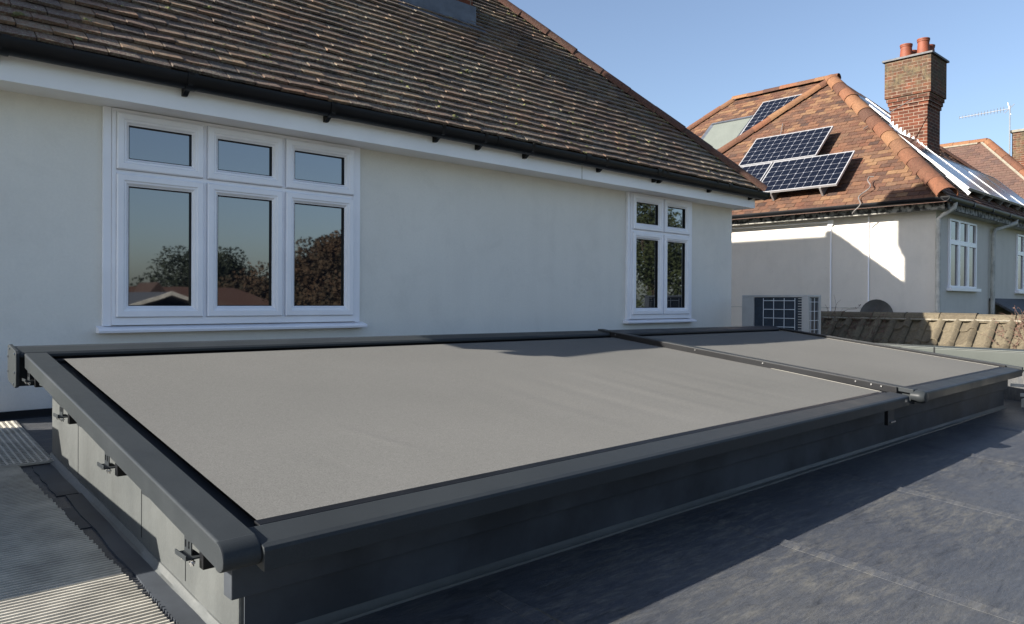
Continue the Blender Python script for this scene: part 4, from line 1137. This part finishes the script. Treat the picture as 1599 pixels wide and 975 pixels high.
mb = MB(); mb.box((21.6, -.15, 3.0), (22.2, .44, 4.30)); fc = mb.build('chimney', 'brick', fh, uvbox=True)
mb = MB(); mb.box((21.56, -.19, 4.301), (22.24, .48, 4.36)); mb.build('chimney_cap', 'concrete', fc)
mb = MB(); mb.tube([(21.9, .13, 4.36), (21.9, .13, 4.62)], [.10, .085], 14); mb.build('chimney_pot', 'pot', fc)
ae = empty('tv_aerial', (21.5, .52, 3.9)); tag(ae, 'thin television aerial on a mast fixed to the far right chimney', 'aerial')
ry = lambda u_: None
mb = MB(); mb.tube([(21.52, .47, 3.7), (21.52, .47, 4.98)], .016, 6); mb.build('mast', 'alu', ae)
mb = MB(); a0 = Vector((21.52, .47, 4.90)); a1 = Vector((21.3, 1.55, 4.82)); mb.tube([a0, a1], .010, 6)
d_ = (a1-a0)
for k in range(15):
    q = a0+d_*(.12+.88*k/14); L_ = .10-.003*k
    mb.tube([q+Vector((-.4*L_, -.1*L_, L_*.62)), q-Vector((-.4*L_, -.1*L_, L_*.62))], .007, 5)
mb.tube([a0+Vector((0, .05, .16)), a0+Vector((0, -.02, -.16))], .008, 5); mb.tube([a0+Vector((0, -.10, .10)), a0+Vector((0, .12, -.10))], .008, 5)
mb.build('antenna', 'alu', ae)

# ------------------------------------------------------------------ things across the garden, seen in the window panes
def tree(x, y, top, rad, m, label, seed, n=24000, low=0.15):
    random.seed(seed)
    e = empty('tree', (x, y, -3.8)); tag(e, label, 'tree', 'trees across the garden mirrored in the windows')
    H = top+3.8
    tr_ = MB(); tr_.tube([(x, y, -3.8), (x+.1, y, -3.8+H*.3), (x-.1, y+.1, -3.8+H*.6), (x, y, -3.8+H*.9)], [.22, .17, .10, .03], 8)
    lobes = []
    for k in range(16):
        an = random.uniform(0, 6.28); rr = rad*random.uniform(.15, .85); zz = -3.8+H*random.uniform(low, .88)
        w_ = 1-abs((zz+3.8)/H-.5)*1.1
        c = Vector((x+math.cos(an)*rr*w_, y+math.sin(an)*rr*w_, zz)); lobes.append((c, rad*random.uniform(.25, .5)))
        tr_.tube([(x, y, max(-3.0, zz-rad*.6)), c], [.06, .015], 5)
    tr_.build('trunk', 'bark', e)
    mb = MB()
    for k in range(n):
        c, r_ = random.choice(lobes)
        d = Vector((random.gauss(0, 1), random.gauss(0, 1), random.gauss(0, 1))).normalized()*r_*random.uniform(.4, 1.15)
        p = c+d
        if p.z > top: p.z = top-random.uniform(0, .4)
        a = Vector((random.gauss(0, 1), random.gauss(0, 1), random.gauss(0, 1))).normalized()*random.uniform(.035, .08); bb = a.orthogonal().normalized()*random.uniform(.025, .05)
        mb.face([p-a, p+bb, p+a, p-bb])
    mb.build('crown', m, e, fixn=False)
TG = [(9.3, -22.0, 1.9, 2.6, 'leaf_d', 'dark evergreen tree mirrored in the first large lower pane', 1),
      (10.0, -19.6, 1.3, 2.1, 'leaf_b', 'low brownish bush mirrored left in the second large lower pane', 2),
      (11.6, -17.8, 2.0, 2.4, 'leaf_b', 'rounded russet tree mirrored in the second large lower pane', 3),
      (11.4, -15.2, 2.1, 2.0, 'leaf_b', 'russet leafed tree mirrored in the third large lower pane', 4),
      (13.2, -14.2, 1.5, 2.0, 'leaf_g', 'green bush mirrored at the right of the third large pane', 5),
      (6.5, -32, .9, 2.6, 'leaf_b', 'far thin hedge tree mirrored left in the first large pane', 6),
      (21.8, -12.0, 4.4, 3.2, 'leaf_g', 'tall olive green tree mirrored in the left small window light', 7),
      (24.6, -9.6, 4.6, 3.2, 'leaf_g', 'tall olive green tree mirrored in the right small window light', 8),
      (18.2, -13.6, 2.4, 2.2, 'leaf_g', 'mid height green tree mirrored between the two windows', 9)]
for a in TG: tree(*a)
gh = tag(empty('garden_building', (4.6, -10.8, -3.8)), 'white edged gabled roof mirrored in the first large lower pane', 'house')
dz = -.30
mb = MB(); mb.box((3.3, -14, -3.8), (6.1, -10.2, -.15+dz)); mb.build('wall', 'nrender', gh)
mb = MB()
mb.hexa([(3.0, -14.2, -.25+dz), (4.7, -14.2, .36+dz), (4.7, -10.0, .36+dz), (3.0, -10.0, -.25+dz), (3.0, -14.2, -.17+dz), (4.7, -14.2, .44+dz), (4.7, -10.0, .44+dz), (3.0, -10.0, -.17+dz)])
mb.hexa([(4.7, -14.2, .36+dz), (6.4, -14.2, -.25+dz), (6.4, -10.0, -.25+dz), (4.7, -10.0, .36+dz), (4.7, -14.2, .44+dz), (6.4, -14.2, -.17+dz), (6.4, -10.0, -.17+dz), (4.7, -10.0, .44+dz)])
mb.build('roof', 'slate', gh)
mb = MB()
mb.hexa([(3.0, -9.99, -.24+dz), (4.7, -9.99, .38+dz), (4.7, -9.95, .38+dz), (3.0, -9.95, -.24+dz), (3.0, -9.99, -.18+dz), (4.7, -9.99, .45+dz), (4.7, -9.95, .45+dz), (3.0, -9.95, -.18+dz)])
mb.hexa([(4.7, -9.99, .38+dz), (6.4, -9.99, -.24+dz), (6.4, -9.95, -.24+dz), (4.7, -9.95, .38+dz), (4.7, -9.99, .45+dz), (6.4, -9.99, -.18+dz), (6.4, -9.95, -.18+dz), (4.7, -9.95, .45+dz)])
mb.build('bargeboard', 'oldwhite', gh)
g2_ = tag(empty('garden_building', (6.6, -17, -3.8)), 'brown gabled roof mirrored behind the white edged gable', 'house')
mb = MB(); mb.box((3.5, -20, -3.8), (10.5, -16.2, -.5)); mb.build('wall', 'brick', g2_, uvbox=True)
mb = MB(); sheet(mb, [(3.2, -15.9, -.55), (10.8, -15.9, -.55), (9.0, -18, .35), (5.0, -18, .35)], Vector((0, .4, .92))); mb.build('roof', 'hiptile', g2_)
mb = MB(); mb.prism([(-.55, 0), (.55, 0), (0, .75)], (6.35, -16.3, -.30), (1, 0, 0), (0, 0, 1), (0, -1.6, 0)); mb.build('dormer', 'ntile', g2_)
